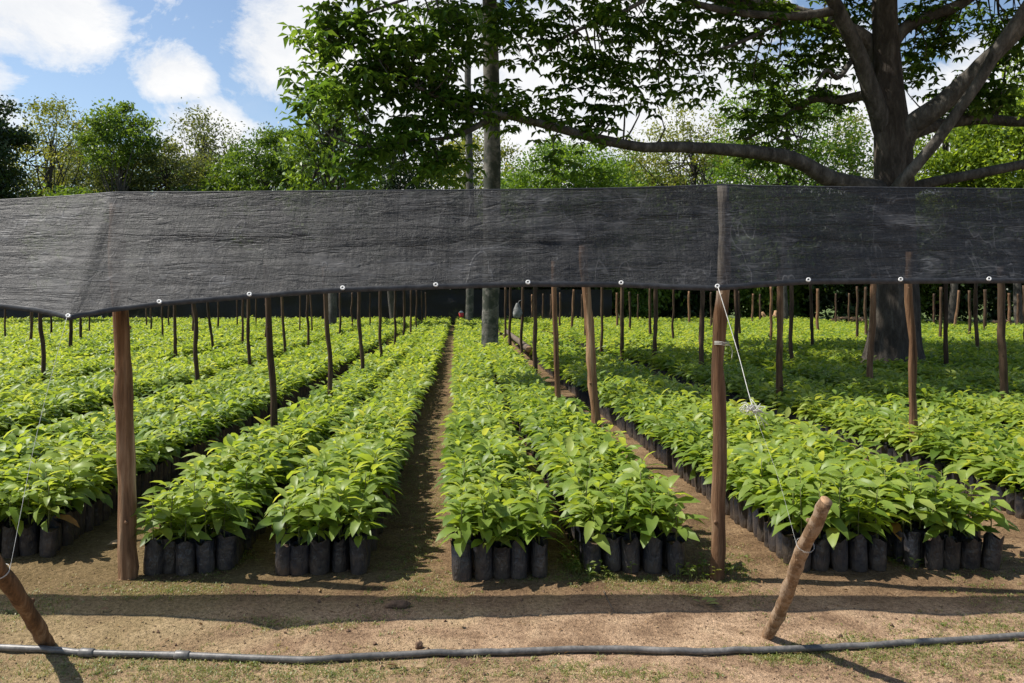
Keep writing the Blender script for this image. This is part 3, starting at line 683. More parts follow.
# ------------------------------------------------------------------ grass, litter, small things on the ground
def scatter_ground():
    r = np.random.default_rng(21); V, T, R = [], [], []; n = 0
    patches = [((960, 655), .75, .2, 260), ((860, 650), .4, .1, 120), ((780, 655), .25, .06, 90), ((1000, 625), .5, .1, 90), ((880, 556), .55, .12, 150), ((700, 588), .25, .08, 70), ((610, 580), .5, .05, 130),
               ((574, 568), .1, .12, 80), ((640, 590), .3, .1, 40), ((480, 672), .5, .1, 60), ((250, 672), .6, .12, 190), ((100, 668), .5, .14, 150), ((170, 590), .5, .1, 110), ((230, 560), .14, .2, 110), ((350, 672), .3, .08, 60), ((300, 625), .4, .06, 60),
               ((560, 668), .5, .08, 50), ((640, 676), .4, .05, 60), ((420, 540), .2, .9, 260), ((436, 440), .22, 2.2, 420), ((430, 590), .25, .12, 60), ((20, 610), .3, .2, 80), ((720, 560), .2, .5, 120), ((960, 560), .5, .25, 110), ((1010, 600), .3, .2, 60), ((820, 560), .3, .1, 60)]
    for (pc, sx, sy, cnt) in patches:
        c = G(*pc)
        for _ in range(int(cnt * 2.2)):
            x, y = c[0] + r.normal(0, sx * .5), c[1] + r.normal(0, sy * .8); z = ground_z(x, y)
            kind = r.random(); tone = np.clip(r.normal(.6, .25), 0, 1); tall = r.random() < .12
            for b in range(r.integers(5, 11)):
                a = r.uniform(0, 6.28); ox, oy = r.normal(0, .012, 2)
                if kind < .75:      # blades
                    L = r.uniform(.008, .024) * (1.7 if tall else 1); wd = r.uniform(.0007, .0016); lean = r.uniform(.4, 1.3)
                    d = np.array([math.cos(a), math.sin(a), 0]); sd = np.array([-d[1], d[0], 0])
                    b0 = np.array([x + ox, y + oy, z]); m = b0 + d * L * .45 * lean + np.array([0, 0, L * .5]); tp = b0 + d * L * lean + np.array([0, 0, L * (.7 - .35 * lean)])
                    v = np.array([b0 - sd * wd, b0 + sd * wd, m + sd * wd, m - sd * wd, tp]); t = [(0, 1, 2), (0, 2, 3), (3, 2, 4)]
                else:               # small broad weed leaves
                    L = r.uniform(.006, .015) * (1.5 if tall else 1); v = leaf_low(L, L * .5, .3, .2) @ rotmat(a, r.uniform(.1, .8), 0).T + np.array([x + ox, y + oy, z + .003]); t = LL_T
                V.append(v); T.append(np.array(t) + n); R.append(np.full(len(t), np.clip(tone + r.normal(0, .15), 0, 1))); n += len(v)
    for (pc, sx, sy, cnt) in [((574, 556), .09, .22, 46), ((602, 578), .12, .04, 14), ((696, 575), .16, .06, 24), ((900, 560), .12, .12, 26), ((232, 556), .08, .14, 20), ((728, 572), .1, .06, 16)]:
        c = G(*pc)
        for _ in range(cnt):
            x, y = c[0] + r.normal(0, sx * .6), c[1] + r.normal(0, sy); h = r.uniform(.01, .11); tone = np.clip(r.normal(.35, .2), 0, 1)
            for b in range(r.integers(3, 6)):
                L = r.uniform(.02, .05); v = leaf_low(L, L * .5, r.uniform(.2, .9), .3) @ rotmat(r.uniform(0, 6.28), r.uniform(0, .7), r.normal(0, .3)).T + np.array([x, y, h * r.uniform(.5, 1)])
                V.append(v); T.append(LL_T + n); R.append(np.full(2, tone)); n += 4
            sw = .0012; V.append(np.array([(x - sw, y, 0), (x + sw, y, 0), (x + sw, y, h), (x - sw, y, h)])); T.append(LL_T + n); R.append(np.full(2, tone)); n += 4
    T = np.concatenate(T); z4 = np.zeros((0, 4), int)
    me = mesh_arrays('grass', np.concatenate(V), T, z4, [M['weed']], np.zeros(len(T)), np.zeros(0), np.concatenate(R), np.zeros(0))
    tag(link('grass', me), 'thin tufts of short grass and weeds on the bare earth', 'grass', kind='stuff')
    # dry leaf litter
    V, T, R = [], [], []; n = 0
    for _ in range(2600):
        y = r.uniform(3.3, 9); x = r.uniform(-.75, .75) * y
        if r.random() > 1.3 - y * .1: continue
        L = r.uniform(.008, .03); v = leaf_low(L, L * r.uniform(.3, .55), r.uniform(-.2, .6), r.uniform(.2, .7)) @ rotmat(r.uniform(0, 6.28), r.uniform(-.1, .3), r.normal(0, .4)).T + np.array([x, y, ground_z(x, y) + .006])
        V.append(v); T.append(LL_T + n); R.append(np.full(2, r.random())); n += 4
    for _ in range(5200):                                       # dry straw and grass stalks
        y = 3.3 + 3.2 * r.random() ** 1.2; x = r.uniform(-.72, .72) * y
        if mnoise.noise(Vector((x * 1.6, y * 2.2, 2))) + r.normal(0, .25) < (-.1 if x < 0 else .12): continue
        L = r.uniform(.008, .035); a = r.uniform(0, 6.28); d = np.array([math.cos(a), math.sin(a), r.normal(0, .25)]) * L; sd = np.array([-math.sin(a), math.cos(a), 0]) * r.uniform(.0007, .0016)
        b0 = np.array([x, y, ground_z(x, y) + r.uniform(.002, .007)])
        V.append(np.array([b0 - sd, b0 + sd, b0 + d + sd, b0 + d - sd])); T.append(LL_T + n); R.append(np.full(2, r.uniform(.5, 1))); n += 4
    T = np.concatenate(T)
    tag(link('leaf_litter', mesh_arrays('leaf_litter', np.concatenate(V), T, z4, [M['deadleaf']], np.zeros(len(T)), np.zeros(0), np.concatenate(R), np.zeros(0))), 'dry brown leaf scraps strewn over the earth', 'leaf litter', kind='stuff')
    # grit
    mb = MB(); oct_ = np.array([(1, 0, 0), (0, 1, 0), (-1, 0, 0), (0, -1, 0), (0, 0, 1), (0, 0, -1)], float)
    of = [(0, 1, 4), (1, 2, 4), (2, 3, 4), (3, 0, 4), (1, 0, 5), (2, 1, 5), (3, 2, 5), (0, 3, 5)]
    for _ in range(2600):
        y = 3.3 + 2.6 * r.random() ** 1.3; x = r.uniform(-.72, .72) * y; s = r.uniform(.0015, .006) * (1 + 1.6 * (r.random() < .04))
        v = oct_ * s * r.uniform(.6, 1.3, 3) * (1 + r.normal(0, .12, (6, 1))); a = r.uniform(0, 6.28)
        v = v @ rotmat(a, 0, r.normal(0, .4)).T + np.array([x, y, ground_z(x, y) + s * .3]); mb.add(v, of)
    tag(link('gravel', mb.data('gravel', [M['clod']], False)), 'fine grit and crumbs of earth on the ground', 'gravel', kind='stuff')
scatter_ground()
def clod(px_, py_, s, label, seed):
    r = np.random.default_rng(seed); import bmesh
    bm = bmesh.new(); bmesh.ops.create_icosphere(bm, subdivisions=3, radius=1)
    for v in bm.verts:
        k = 1 + .35 * mnoise.noise(v.co * 1.4 + Vector((seed, 0, 0))) + .15 * mnoise.noise(v.co * 4); v.co = Vector((v.co.x * s[0] * k, v.co.y * s[1] * k, v.co.z * s[2] * k))
    me = bpy.data.meshes.new('earth_clod'); bm.to_mesh(me); bm.free(); finish(me, [M['clod']], None, None, True)
    g = G(px_, py_); tag(link('earth_clod', me, None, (g[0], g[1], s[2] * .6)), label, 'clod')
clod(419, 648, (.02, .018, .02), 'dark lump of earth sitting just behind the grey hose', 3)
clod(398, 607, (.06, .03, .022), 'dark flat clod in the net\'s shadow before the path', 5)
def twig(pts, rad, label):
    mb = MB(); p = smooth_path([G(*q) + np.array([0, 0, rad + .004]) for q in pts], 10); tube(mb, p, rad * np.linspace(1, .5, 10), 6, rough=.3)
    tag(link('twig', mb.data('twig', [M['log']])), label, 'twig')
twig([(604, 593), (608, 602), (614, 613)], .005, 'thin brown twig in the shade in front of the double rows')
twig([(668, 578), (678, 572), (686, 569)], .003, 'thin pale twig lying by the bags near the tall post')
def dry_leaf(px_, py_, L, rz, label, mat='deadleaf', tone=.6):
    g = G(px_, py_); v = leaf_full(L, L * .5, .3, .5) @ rotmat(rz, .05, .2).T
    me = mesh_arrays('fallen_leaf', v, LF_T, LF_Q, [M[mat]], np.zeros(4), np.zeros(4), np.full(4, tone), np.full(4, tone))
    tag(link('fallen_leaf', me, None, (g[0], g[1], .012)), label, 'leaf')
dry_leaf(107, 547, .12, .3, 'large dry tan leaf on the earth left of the thick post', tone=.9)
dry_leaf(100, 612, .05, .1, 'small curled brown leaf in the shadow left of the thick post', tone=.2)
dry_leaf(415, 670, .05, .2, 'pale curled leaf in front of the hose', tone=.9)
dry_leaf(398, 669, .06, 3.0, 'dark curled leaf beside a paler one in front of the hose', tone=.05)
dry_leaf(462, 628, .05, 2.0, 'pale dry leaf on sunlit sand before the path', tone=.95)
mb = MB(); g = G(706, 606)
for k, (dx, dy, a, L) in enumerate(((-.02, .03, .1, .07), (.0, .0, .2, .075), (.01, -.02, -.4, .06), (-.03, .0, 2.6, .05))):
    v = leaf_full(L, L * .45, .3, .3) @ rotmat(a, .15, .1).T + np.array([dx, dy, .02]); mb.add(v, [tuple(t) for t in LF_T] + [tuple(q) for q in LF_Q], 0, .6)
tag(link('green_sprig', mb.data('green_sprig', [M['weed']]), None, (g[0], g[1], 0)), 'fresh green leafy sprig lying in the shade beside the tall post', 'sprig')

# the fallen log on the path, the bag on the post, bits at the far edge
a, b = np.array([.45, 21.0, .36]), np.array([-.28, 34.0, .36])
mb = MB(); tube(mb, [a + (b - a) * t for t in np.linspace(0, 1, 14)], .09 * np.linspace(1.05, .8, 14), 10, 0, .5, .2, True, 3, 1)
tag(link('fallen_log', mb.data('fallen_log', [M['log'], M['cut']])), 'grey fallen log lying along the path beside the palm', 'log')
p = P(517.5, 303, 17.62); mb = MB()
prof = [(0, .03), (-.06, .05), (-.14, .09), (-.22, .105), (-.3, .09), (-.34, .04)]
vv = []
for k, (z, rr) in enumerate(prof):
    for j in range(12):
        aa = 2 * math.pi * j / 12; q = rr * (1 + .25 * mnoise.noise(Vector((math.cos(aa) * 2, math.sin(aa) * 2, z * 12)))); vv.append((q * math.cos(aa), q * .7 * math.sin(aa), z))
mb.add(vv, [(k * 12 + j, k * 12 + (j + 1) % 12, (k + 1) * 12 + (j + 1) % 12, (k + 1) * 12 + j) for k in range(5) for j in range(12)] + [tuple(60 + j for j in range(12))])
tube(mb, smooth_path([(0, 0, -.02), (.05, .02, .05), (.1, .03, .06)], 6), .008, 5)
tag(link('cloth_bag', mb.data('cloth_bag', [M['pale_cloth']]), None, tuple(p)), 'pale crumpled bag hanging on a thin post right of the palm', 'bag')
p = G(461.5, 326); mb = MB()
tube(mb, [(0, 0, 0), (0, 0, .02), (0, 0, .3)], [.13, .14, .17], 14, 0); tube(mb, [(0, 0, .3), (0, 0, .42)], [.17, .06], 14, 1)
tag(link('bucket', mb.data('bucket', [M['red'], M['white']]), None, (p[0], 50.6, .55)), 'tiny red and white container at the far end of the central path', 'container')
mb = MB(); tube(mb, [(0, 0, -.55), (0, 0, 0)], [.2, .19], 12); 
tag(link('tree_stump', mb.data('tree_stump', [M['log']]), None, (p[0], 50.6, .55)), 'stump under the red and white container at the path\'s far end', 'stump')
def log_pile(px_, d, n, label, seed):
    r = np.random.default_rng(seed); x = (px_ - CX) / F * d
    t = thing('log_pile', label, 'log pile', (x, d, 0))
    for k in range(n):
        mb = MB(); c = np.array([r.uniform(-.9, .9), r.uniform(-.4, .4), r.uniform(.1, .5)]); a = r.uniform(0, 3.1); L = r.uniform(.2, .5)
        dv = np.array([math.cos(a), math.sin(a), r.normal(0, .5)]) * L
        tube(mb, [c - dv, c, c + dv], r.uniform(.06, .13), 8, 0, capmat=0); link('log', mb.data('log', [M['cut']]), t)
log_pile(848, 51.5, 14, 'pale heap of cut wood at the field\'s far edge, left of the huge trunk', 1)
log_pile(775, 52.5, 10, 'small pale heap of cut wood behind the middle posts', 2)
log_pile(1012, 47, 8, 'pale broken wood standing at the far right of the field', 4)

# rear shade cloth
rx = np.linspace((-60 - CX) / F * 52.6, (612 - CX) / F * 52.6, 120); rz = np.linspace(.05, 2.35, 12)
V = np.array([(x, 52.6 + .12 * mnoise.noise(Vector((x * .8, z * 1.2, 0))) + .02 * math.sin(x * 5), z) for z in rz for x in rx])
rf = [(j * 120 + i, j * 120 + i + 1, (j + 1) * 120 + i + 1, (j + 1) * 120 + i) for j in range(11) for i in range(119)]
tag(link('rear_shade_net', mesh_from('rear_shade_net', V, rf, [M['rear_net']])), 'dark net screen closing the far end of the field', 'shade net')

# ------------------------------------------------------------------ trees
def rand_unit(r, n):
    v = r.normal(size=(n, 3)); return v / np.linalg.norm(v, axis=1)[:, None]
def leaf_cloud(r, pts, size, up=.5, aspect=.5):
    """one diamond leaf per point, as arrays"""
    n = len(pts); d = rand_unit(r, n); d[:, 2] -= .25; d /= np.linalg.norm(d, axis=1)[:, None]
    nn = rand_unit(r, n); nn[:, 2] += up; s = np.cross(nn, d); s /= np.linalg.norm(s, axis=1)[:, None] + 1e-9
    L = size * r.uniform(.6, 1.3, n)[:, None]; up_ = np.cross(d, s)
    v = np.stack([pts, pts + d * L * .5 - s * L * aspect * .5 + up_ * L * .08, pts + d * L, pts + d * L * .5 + s * L * aspect * .5 + up_ * L * .08], 1).reshape(-1, 3)
    b = np.arange(n)[:, None] * 4
    return v, np.concatenate([b + np.array([[0, 1, 2]]), b + np.array([[0, 2, 3]])], 0)
def leaves_obj(name, V, T, R, mat, parent):
    T = np.asarray(T); me = mesh_arrays(name, V, T, np.zeros((0, 4), int), [mat], np.zeros(len(T)), np.zeros(0), R, np.zeros(0))
    return link(name, me, parent)
def bg_tree(px_, top, bot, wpx, d, mat, label, seed, dens=1.0, leaf=.34, nclump=46, trunk=True, lean=0, name='broadleaf_tree', cat='tree', shape=1.0, group='trees beyond the far end of the field', trunkr=.22, twigs=True):
    r = np.random.default_rng(seed); x = (px_ - CX) / F * d
    zt = H - (top - HY) / F * d; zb = max(.3, H - (bot - HY) / F * d); cz = (zt + zb) / 2; rz_ = (zt - zb) / 2; rx_ = wpx / 2 / F * d
    t = thing(name, label, cat, (x, d, 0), 0, group)
    if trunk:
        mb = MB(); tp = smooth_path([(0, 0, -.2), (r.normal(0, .2), r.normal(0, .2), zb * .6), (lean + r.normal(0, .3), 0, zb + rz_ * .7), (lean, 0, zb + rz_ * 1.5)], 14)
        tube(mb, tp, trunkr * np.linspace(1.2, .2, 14), 8, rough=.15)
    cc = []; tries = 0
    while len(cc) < nclump and tries < 20000:
        tries += 1
        p = r.uniform(-1, 1, 3); q = np.linalg.norm(p)
        if q > 1 or q < .35: continue
        prof = 1.0 if p[2] < .2 else max(.25, 1 - shape * .55 * (p[2] - .2))
        p = np.array([p[0] * rx_ * prof + lean * .6, p[1] * min(rx_, 3.5) * prof, cz + p[2] * rz_])
        if cc and min(np.linalg.norm(p - c) for c in cc) < .16 * rx_: continue
        cc.append(p)
    pts, R = [], []
    cr = .28 * (rx_ * rz_ * min(rx_, 3.5)) ** (1 / 3)
    for c in cc:
        n = int(210 * dens * r.uniform(.5, 1.5)); s = cr * r.uniform(.55, 1.25)
        q = r.normal(size=(n, 3)) * np.array([s, s, s * .6]) * .62 + c; q[:, 2] = np.maximum(q[:, 2], .15)
        pts.append(q); R.append(np.clip(r.normal(.5, .22) + r.normal(0, .16, n), 0, 1))
        if trunk and twigs:
            k = r.integers(5, 13); a = tp[k]; m = (a + c) / 2 + r.normal(0, .25, 3)
            tube(mb, smooth_path([a, m, c], 6), trunkr * .32 * np.linspace(1, .18, 6), 5)
    if trunk: link('trunk', mb.data('trunk', [M['bark']]), t)
    pts = np.concatenate(pts); R = np.concatenate(R)
    V, T = leaf_cloud(r, pts, leaf * .88); leaves_obj('crown' if trunk else 'foliage', V, T, np.concatenate([R, R]), mat, t)
    return t
bg_tree(-34, 78, 215, 100, 45, M['dark_leaf'], 'very dark dense tree at the left edge of the view', 1, 2.0, .3, 60)
bg_tree(52, 98, 235, 104, 62, M['yellow_leaf'], 'sparse yellow-green tree with bare twigs right of the dark edge tree', 2, .75, .28, 64, trunkr=.2)
bg_tree(118, 104, 178, 74, 58, M['mid_leaf'], 'round-topped green tree beside the sparse yellow one', 3, 1.0, .3, 40)
bg_tree(165, 142, 225, 120, 61, M['dull_leaf'], 'low dull olive tree between the round green tree and the grey one', 4, 1.0, .32, 50)
bg_tree(205, 112, 200, 84, 66, M['dull_leaf'], 'thin grey-green tree with see-through crown before the low cloud', 5, .42, .3, 48)
bg_tree(276, 124, 225, 76, 57, M['mid_leaf'], 'mid green bushy tree left of the tall loose-leaved tree', 6, 1.0, .3, 46)
bg_tree(238, 152, 225, 70, 60, M['mid_leaf'], 'low green tree at the foot of the grey see-through tree', 16, 1.0, .3, 36)
bg_tree(332, 72, 235, 92, 40, M['mid_leaf'], 'tall loose-leaved tree with sky showing through, left of the palms', 7, .42, .36, 60)
bg_tree(395, 130, 235, 90, 50, M['dark_leaf'], 'dark low tree under the big tree\'s hanging leaves left of the palms', 8, 1.2, .3, 40)
bg_tree(470, 125, 230, 120, 68, M['yellow_leaf'], 'yellow-green tree seen between and behind the two palms', 9, .9, .34, 50)
bg_tree(560, 132, 230, 130, 55, M['bright_leaf'], 'bright green round tree right of the palms', 10, 1.4, .28, 60)
bg_tree(690, 98, 225, 140, 60, M['yellow_leaf'], 'loose yellow-green tree above the tall tied post', 11, .6, .3, 60)
bg_tree(645, 150, 235, 90, 64, M['bright_leaf'], 'small pale green tree under the long limb', 17, .8, .3, 40)
bg_tree(785, 66, 225, 150, 50, M['bright_leaf'], 'tall green tree behind the long limb, left of the huge trunk', 12, .85, .3, 66)
bg_tree(850, 118, 225, 80, 68, M['yellow_leaf'], 'sparse pale tree with bare twigs just left of the huge trunk', 13, .4, .3, 46)
bg_tree(950, 95, 230, 90, 46, M['glow_leaf'], 'bright green tree just right of the huge trunk', 14, 1.1, .3, 52)
bg_tree(1020, 55, 235, 110, 44, M['glow_leaf'], 'bright yellow-green tree at the right edge of the view', 15, 1.3, .3, 62)
bg_tree(92, 128, 235, 110, 72, M['dull_leaf'], 'dull green tree filling the gap behind the round green tree', 61, 1.0, .32, 56)
bg_tree(185, 150, 235, 130, 74, M['mid_leaf'], 'low green tree behind the olive one, under the low cloud', 62, 1.1, .32, 56)
bg_tree(300, 140, 235, 90, 70, M['mid_leaf'], 'green tree behind the tall loose-leaved tree', 63, 1.1, .32, 50)
bg_tree(740, 140, 235, 150, 74, M['mid_leaf'], 'broad green tree filling the background behind the long limb', 64, 1.0, .32, 60)
bg_tree(625, 165, 235, 110, 72, M['mid_leaf'], 'low green tree behind the small pale tree under the limb', 65, 1.0, .32, 50)
BL = ['dark bush', 'dense dark shrub', 'low leafy bush', 'shadowy shrub']
bushx = [-60, -10, 40, 88, 136, 180, 226, 270, 318, 362, 408, 450, 497, 545, 590, 632, 676, 720, 765, 808, 850, 893, 936, 980, 1030, 1080]
bplace = ['past the left edge', 'at the left edge', 'left of the folded net corner', 'right of the folded net corner', 'behind the thick reddish post', 'behind and right of the thick post', 'midway between thick post and first slim post',
          'behind the nearest slim post', 'behind the second slim post', 'behind the third slim post', 'at the end of the left path posts', 'at the end of the central path', 'behind the mottled palm', 'behind the hanging pale bag', 'behind the leaning reddish post',
          'left of the small posts in mid field', 'left of the tall tied post', 'behind the tall tied post', 'behind the small wood heap', 'behind the large wood heap', 'just left of the huge trunk', 'behind the huge trunk', 'just right of the huge trunk', 'right of the huge trunk', 'at the right edge', 'past the right edge']
for k, bx in enumerate(bushx):
    d = 57 + (k * 7 % 5) * 1.3
    bg_tree(bx, 200 - (k * 13 % 20), 319, 88, d, M['dark_leaf'] if k % 3 else M['mid_leaf'], f'{BL[k % 4]} under the far trees, {bplace[k]}', 40 + k, 2.2, .42, 84, trunk=False, name='bush', cat='bush', group='bushes along the far edge', shape=.4)

# royal palms
def palm(base, d, r0, ztop, crown, label, seed):
    r = np.random.default_rng(seed); t = thing('royal_palm', label, 'palm', (base, d, 0), 0, 'royal palms rising out of the field')
    n = 60; z = np.linspace(-.2, ztop, n); tt = z / ztop
    rr = r0 * (1.12 - .1 * tt + .1 * np.exp(-((tt - .35) / .2) ** 2) - .28 * np.clip(tt - .6, 0, 1)); rr *= 1 + .015 * np.sin(z * 18)
    mb = MB(); tube(mb, np.stack([.08 * np.sin(z * .3), 0 * z, z], 1), rr, 18, rough=.06); link('trunk', mb.data('trunk', [M['palm_bark']]), t)
    mb = MB(); tube(mb, [(0, 0, ztop - .05), (0, 0, ztop + .8), (0, 0, ztop + 1.8)], [r0 * .75, r0 * .7, r0 * .3], 14); link('crownshaft', mb.data('crownshaft', [M['stem']]), t)
    for k in range(15):
        a = k * 2.4 + r.normal(0, .1); up = r.uniform(.2, 1.1); L = r.uniform(3.0, 3.8)
        s = np.linspace(0, 1, 12); ra = L * s * math.cos(up * .7); zz = ztop + 1.7 + L * (math.sin(up) * s - (.55 + .35 * (1 - up)) * s ** 2 * 1.15)
        sp = np.stack([ra * math.cos(a), ra * math.sin(a), zz], 1)
        mb = MB(); tube(mb, sp, .03 * np.linspace(1, .2, 12), 5, 1)
        sd = np.array([-math.sin(a), math.cos(a), 0])
        for q in np.linspace(.12, 1, 46):
            i = min(10, int(q * 11)); c = sp[i] + (sp[i + 1] - sp[i]) * (q * 11 - i); fw = (sp[i + 1] - sp[i]); fw /= np.linalg.norm(fw)
            for sg in (-1, 1):
                ll = .75 * math.sin(math.pi * (.12 + .82 * q)) * r.uniform(.85, 1.15); dv = sd * sg * .8 + fw * .45 + np.array([0, 0, r.uniform(-.45, .25)])
                tip = c + dv * ll - np.array([0, 0, .25 * ll]); m = c + dv * ll * .5
                mb.add([c, m + fw * .022, tip, m - fw * .022], [(0, 1, 2), (0, 2, 3)], 0, r.random())
        link('frond', mb.data('frond', [M['palm_leaf'], M['stem']]), t)
palm(PALM1[0], PALM1[1], .208, 13.2, True, 'thick mottled grey palm trunk rising from the rows right of the path', 3)
palm(PALM2[0], PALM2[1], .2, 16.2, True, 'slimmer distant palm with a pale trunk left of the mottled one', 4)

# the big spreading tree
def big_tree():
    D0 = 16.8; r = np.random.default_rng(77)
    base = np.array([BIGT[0], D0, 0.0])
    t = thing('spreading_tree', 'huge old spreading tree with a thick grey trunk and long low limb', 'tree', tuple(base))
    mb = MB()
    tr = [(895, 378, 0, 35), (895, 362, 0, 28), (895, 345, 0, 25), (895, 300, 0, 22.5), (894, 240, 0, 20), (893, 186, 0, 18.5), (892, 140, 0, 17.5), (889, 95, .0, 14), (886, 40, .1, 12.5), (885, 0, .2, 11.5), (884, -70, .4, 10), (878, -160, .6, 8), (885, -260, .8, 4)]
    def path(l, n):
        q = []
        for (a, b, dd, rr) in l: q.append(np.concatenate([P(a, b, D0 + dd) - base, [rr * (D0 + dd) / F]]))
        s = smooth_path(q, n); return s[:, :3], np.maximum(s[:, 3], .012)
    allp = []
    def limb(l, n=28, sides=12):
        p, rr = path(l, n); tube(mb, p, rr, sides, rough=.1, seed=len(allp)); allp.append(p); return p
    p, rr = path(tr, 60)
    # root flare
    a = np.linspace(0, 2 * np.pi, 28, endpoint=False); tt, NN, BB = frame_along(p); V = []
    for k in range(len(p)):
        fl = max(0, 1 - (p[k][2] / 1.6)) ** 2
        for q in a: V.append(p[k] + (NN[k] * math.cos(q) + BB[k] * math.sin(q)) * rr[k] * (1 + .28 * fl * math.cos(5 * q + .6) + .04 * math.cos(3 * q + k * .15) + .04 * mnoise.noise(Vector((math.cos(q) * 2, math.sin(q) * 2, p[k][2] * 1.5)))))
    mb.add(V, [(k * 28 + j, k * 28 + (j + 1) % 28, (k + 1) * 28 + (j + 1) % 28, (k + 1) * 28 + j) for k in range(len(p) - 1) for j in range(28)]); allp.append(p)
    link('trunk', mb.data('trunk', [M['trunk_bark']]), t); mb2 = MB()
    def limb_obj(l, n=28, sides=12):
        nonlocal mb
        mb = MB(); limb(l, n, sides); link('limb', mb.data('limb', [M['bark']]), t)
    limb_obj([(890, 194, 0, 11), (862, 186, -.3, 9), (829, 178, -.5, 8.6), (790, 158, -.8, 7.4), (730, 150, -1.3, 6.2), (671, 147, -1.8, 5.4), (640, 147, -2, 5), (591, 137, -2.3, 4.7), (550, 126, -2.6, 4.2), (509, 116, -2.9, 3.6), (474, 111, -3.1, 3.2), (437, 97, -3.3, 2.2), (390, 70, -3.4, 1.4), (345, 40, -3.4, .8)], 50)
    limb_obj([(505, 116, -2.9, 3.4), (487, 121, -3, 3.2), (468, 131, -3.2, 2.8), (447, 138, -3.4, 2), (410, 141, -3.6, 1.4), (370, 150, -3.8, .8)], 20, 8)
    limb_obj([(900, 142, 0, 14), (912, 126, -.2, 11.5), (950, 97, -.6, 9.8), (985, 62, -1, 8.6), (1018, 30, -1.3, 8), (1070, -25, -1.8, 7), (1130, -90, -2.2, 4)], 30)
    limb_obj([(890, 200, -.5, 8), (902, 182, -.8, 6.4), (935, 143, -1.1, 5.6), (955, 115, -1.3, 5.6), (980, 80, -1.5, 5.4), (1000, 45, -1.7, 6), (1030, 0, -1.9, 5), (1060, -60, -2, 3)], 30, 10)
    limb_obj([(897, 140, .3, 7), (935, 126, .8, 5.8), (980, 119, 1.2, 5.4), (1024, 122, 1.6, 5), (1080, 115, 2, 4), (1150, 90, 2.2, 2)], 24, 10)
    limb_obj([(898, 195, .3, 7), (925, 184, .3, 5.5), (970, 175, .2, 5), (1024, 164, 0, 4.6), (1090, 150, -.2, 3.5), (1160, 120, -.4, 2)], 24, 10)
    limb_obj([(887, 140, 0, 11), (874, 100, -.2, 9.5), (857, 51, -.4, 8), (833, 0, -.7, 7), (805, -60, -1, 5), (770, -130, -1.4, 3)], 26, 10)
    limb_obj([(884, 75, .3, 10), (866, 40, .3, 8.5), (817, 20, .1, 8), (775, 8, -.1, 7), (738, 2, -.3, 6.4), (680, -14, -.8, 5), (600, -45, -1.4, 3.4), (520, -60, -2, 2)], 30, 10)
    limb_obj([(838, 10, -.6, 4.8), (800, 16, -.8, 4.4), (750, 14, -1.1, 4), (700, 5, -1.4, 3.5), (640, -15, -1.8, 2.8), (570, -20, -2.2, 2)], 24, 8)
    limb_obj([(880, 110, .3, 7), (866, 96, .6, 5.4), (840, 100, 1, 4.6), (813, 99, 1.4, 4), (780, 120, 1.8, 2.6), (745, 140, 2.2, 1.5)], 22, 8)
    limb_obj([(888, 50, .2, 8), (905, 28, .2, 6.5), (935, 14, .1, 6), (960, 4, 0, 5.5), (1010, -30, -.2, 4), (1070, -70, -.4, 2.5)], 22, 8)
    limb_obj([(780, 22, -.6, 2.4), (745, 40, -.9, 2), (699, 55, -1.2, 1.4), (660, 52, -1.5, .8)], 14, 6)
    limb_obj([(852, 60, -.3, 3), (838, 78, -.5, 2.4), (826, 70, -.8, 1.8), (815, 88, -1, 1.1)], 12, 6)
    limb_obj([(645, 0, -1.8, 2.4), (610, 18, -2.1, 2), (570, 34, -2.4, 1.4), (535, 62, -2.7, .8)], 14, 6)
    limb_obj([(640, -15, -1.8, 3), (540, -20, -2.4, 2.6), (440, -10, -3, 2), (360, 15, -3.4, 1.2)], 20, 6)
    # leaf rosettes gathered in sprays: column, row, depth offset, half width, half height, sprays
    CL = [(370, 40, -3.4, 75, 52, 60), (420, 75, -3.2, 60, 42, 44), (345, 95, -3.6, 48, 40, 26), (395, 130, -3.6, 50, 36, 34), (430, 165, -3.5, 45, 22, 18), (355, 165, -3.8, 40, 22, 12), (330, 20, -3.6, 38, 24, 16), (465, 30, -3, 55, 40, 36), (450, 110, -3, 40, 25, 18),
          (500, 105, -2.9, 40, 26, 16), (525, 30, -2.6, 46, 36, 20), (545, 112, -2.5, 38, 24, 14), (590, 115, -2.3, 44, 20, 12), (575, 60, -2.3, 40, 26, 14), (600, 18, -2.1, 60, 26, 22), (625, 85, -2.2, 26, 20, 8), (565, 165, -2.6, 20, 16, 4), (610, 55, -2, 30, 30, 8),
          (660, 30, -1.6, 48, 30, 22), (700, 55, -1.4, 34, 26, 14), (650, 85, -2, 16, 24, 6), (735, 18, -.8, 60, 24, 26), (700, 85, -1.4, 22, 16, 6), (765, 70, .8, 46, 34, 24), (790, 120, 1.6, 50, 30, 20), (745, 130, 2, 36, 24, 9), (820, 60, .8, 36, 30, 20), (805, 28, 0, 50, 22, 20), (845, 20, .8, 30, 22, 12),
          (770, 160, 1.6, 34, 16, 7), (840, 95, 1.2, 30, 22, 8),
          (930, 60, 1, 36, 26, 16), (985, 88, .8, 42, 28, 26), (1010, 40, .6, 40, 36, 26), (940, 20, .6, 50, 22, 22), (1000, 110, 1.4, 40, 14, 10), (950, 100, 1.4, 26, 18, 7), (905, 70, 1.6, 24, 24, 6),
          (1060, -40, -1, 90, 70, 30), (1120, 40, 0, 80, 70, 24), (1100, 110, 1, 80, 40, 14), (560, -25, -2.2, 90, 18, 24), (700, -25, -1, 90, 18, 24), (850, -20, 1, 90, 18, 24)]
    # the upper crown, spread above the frame
    UP = []
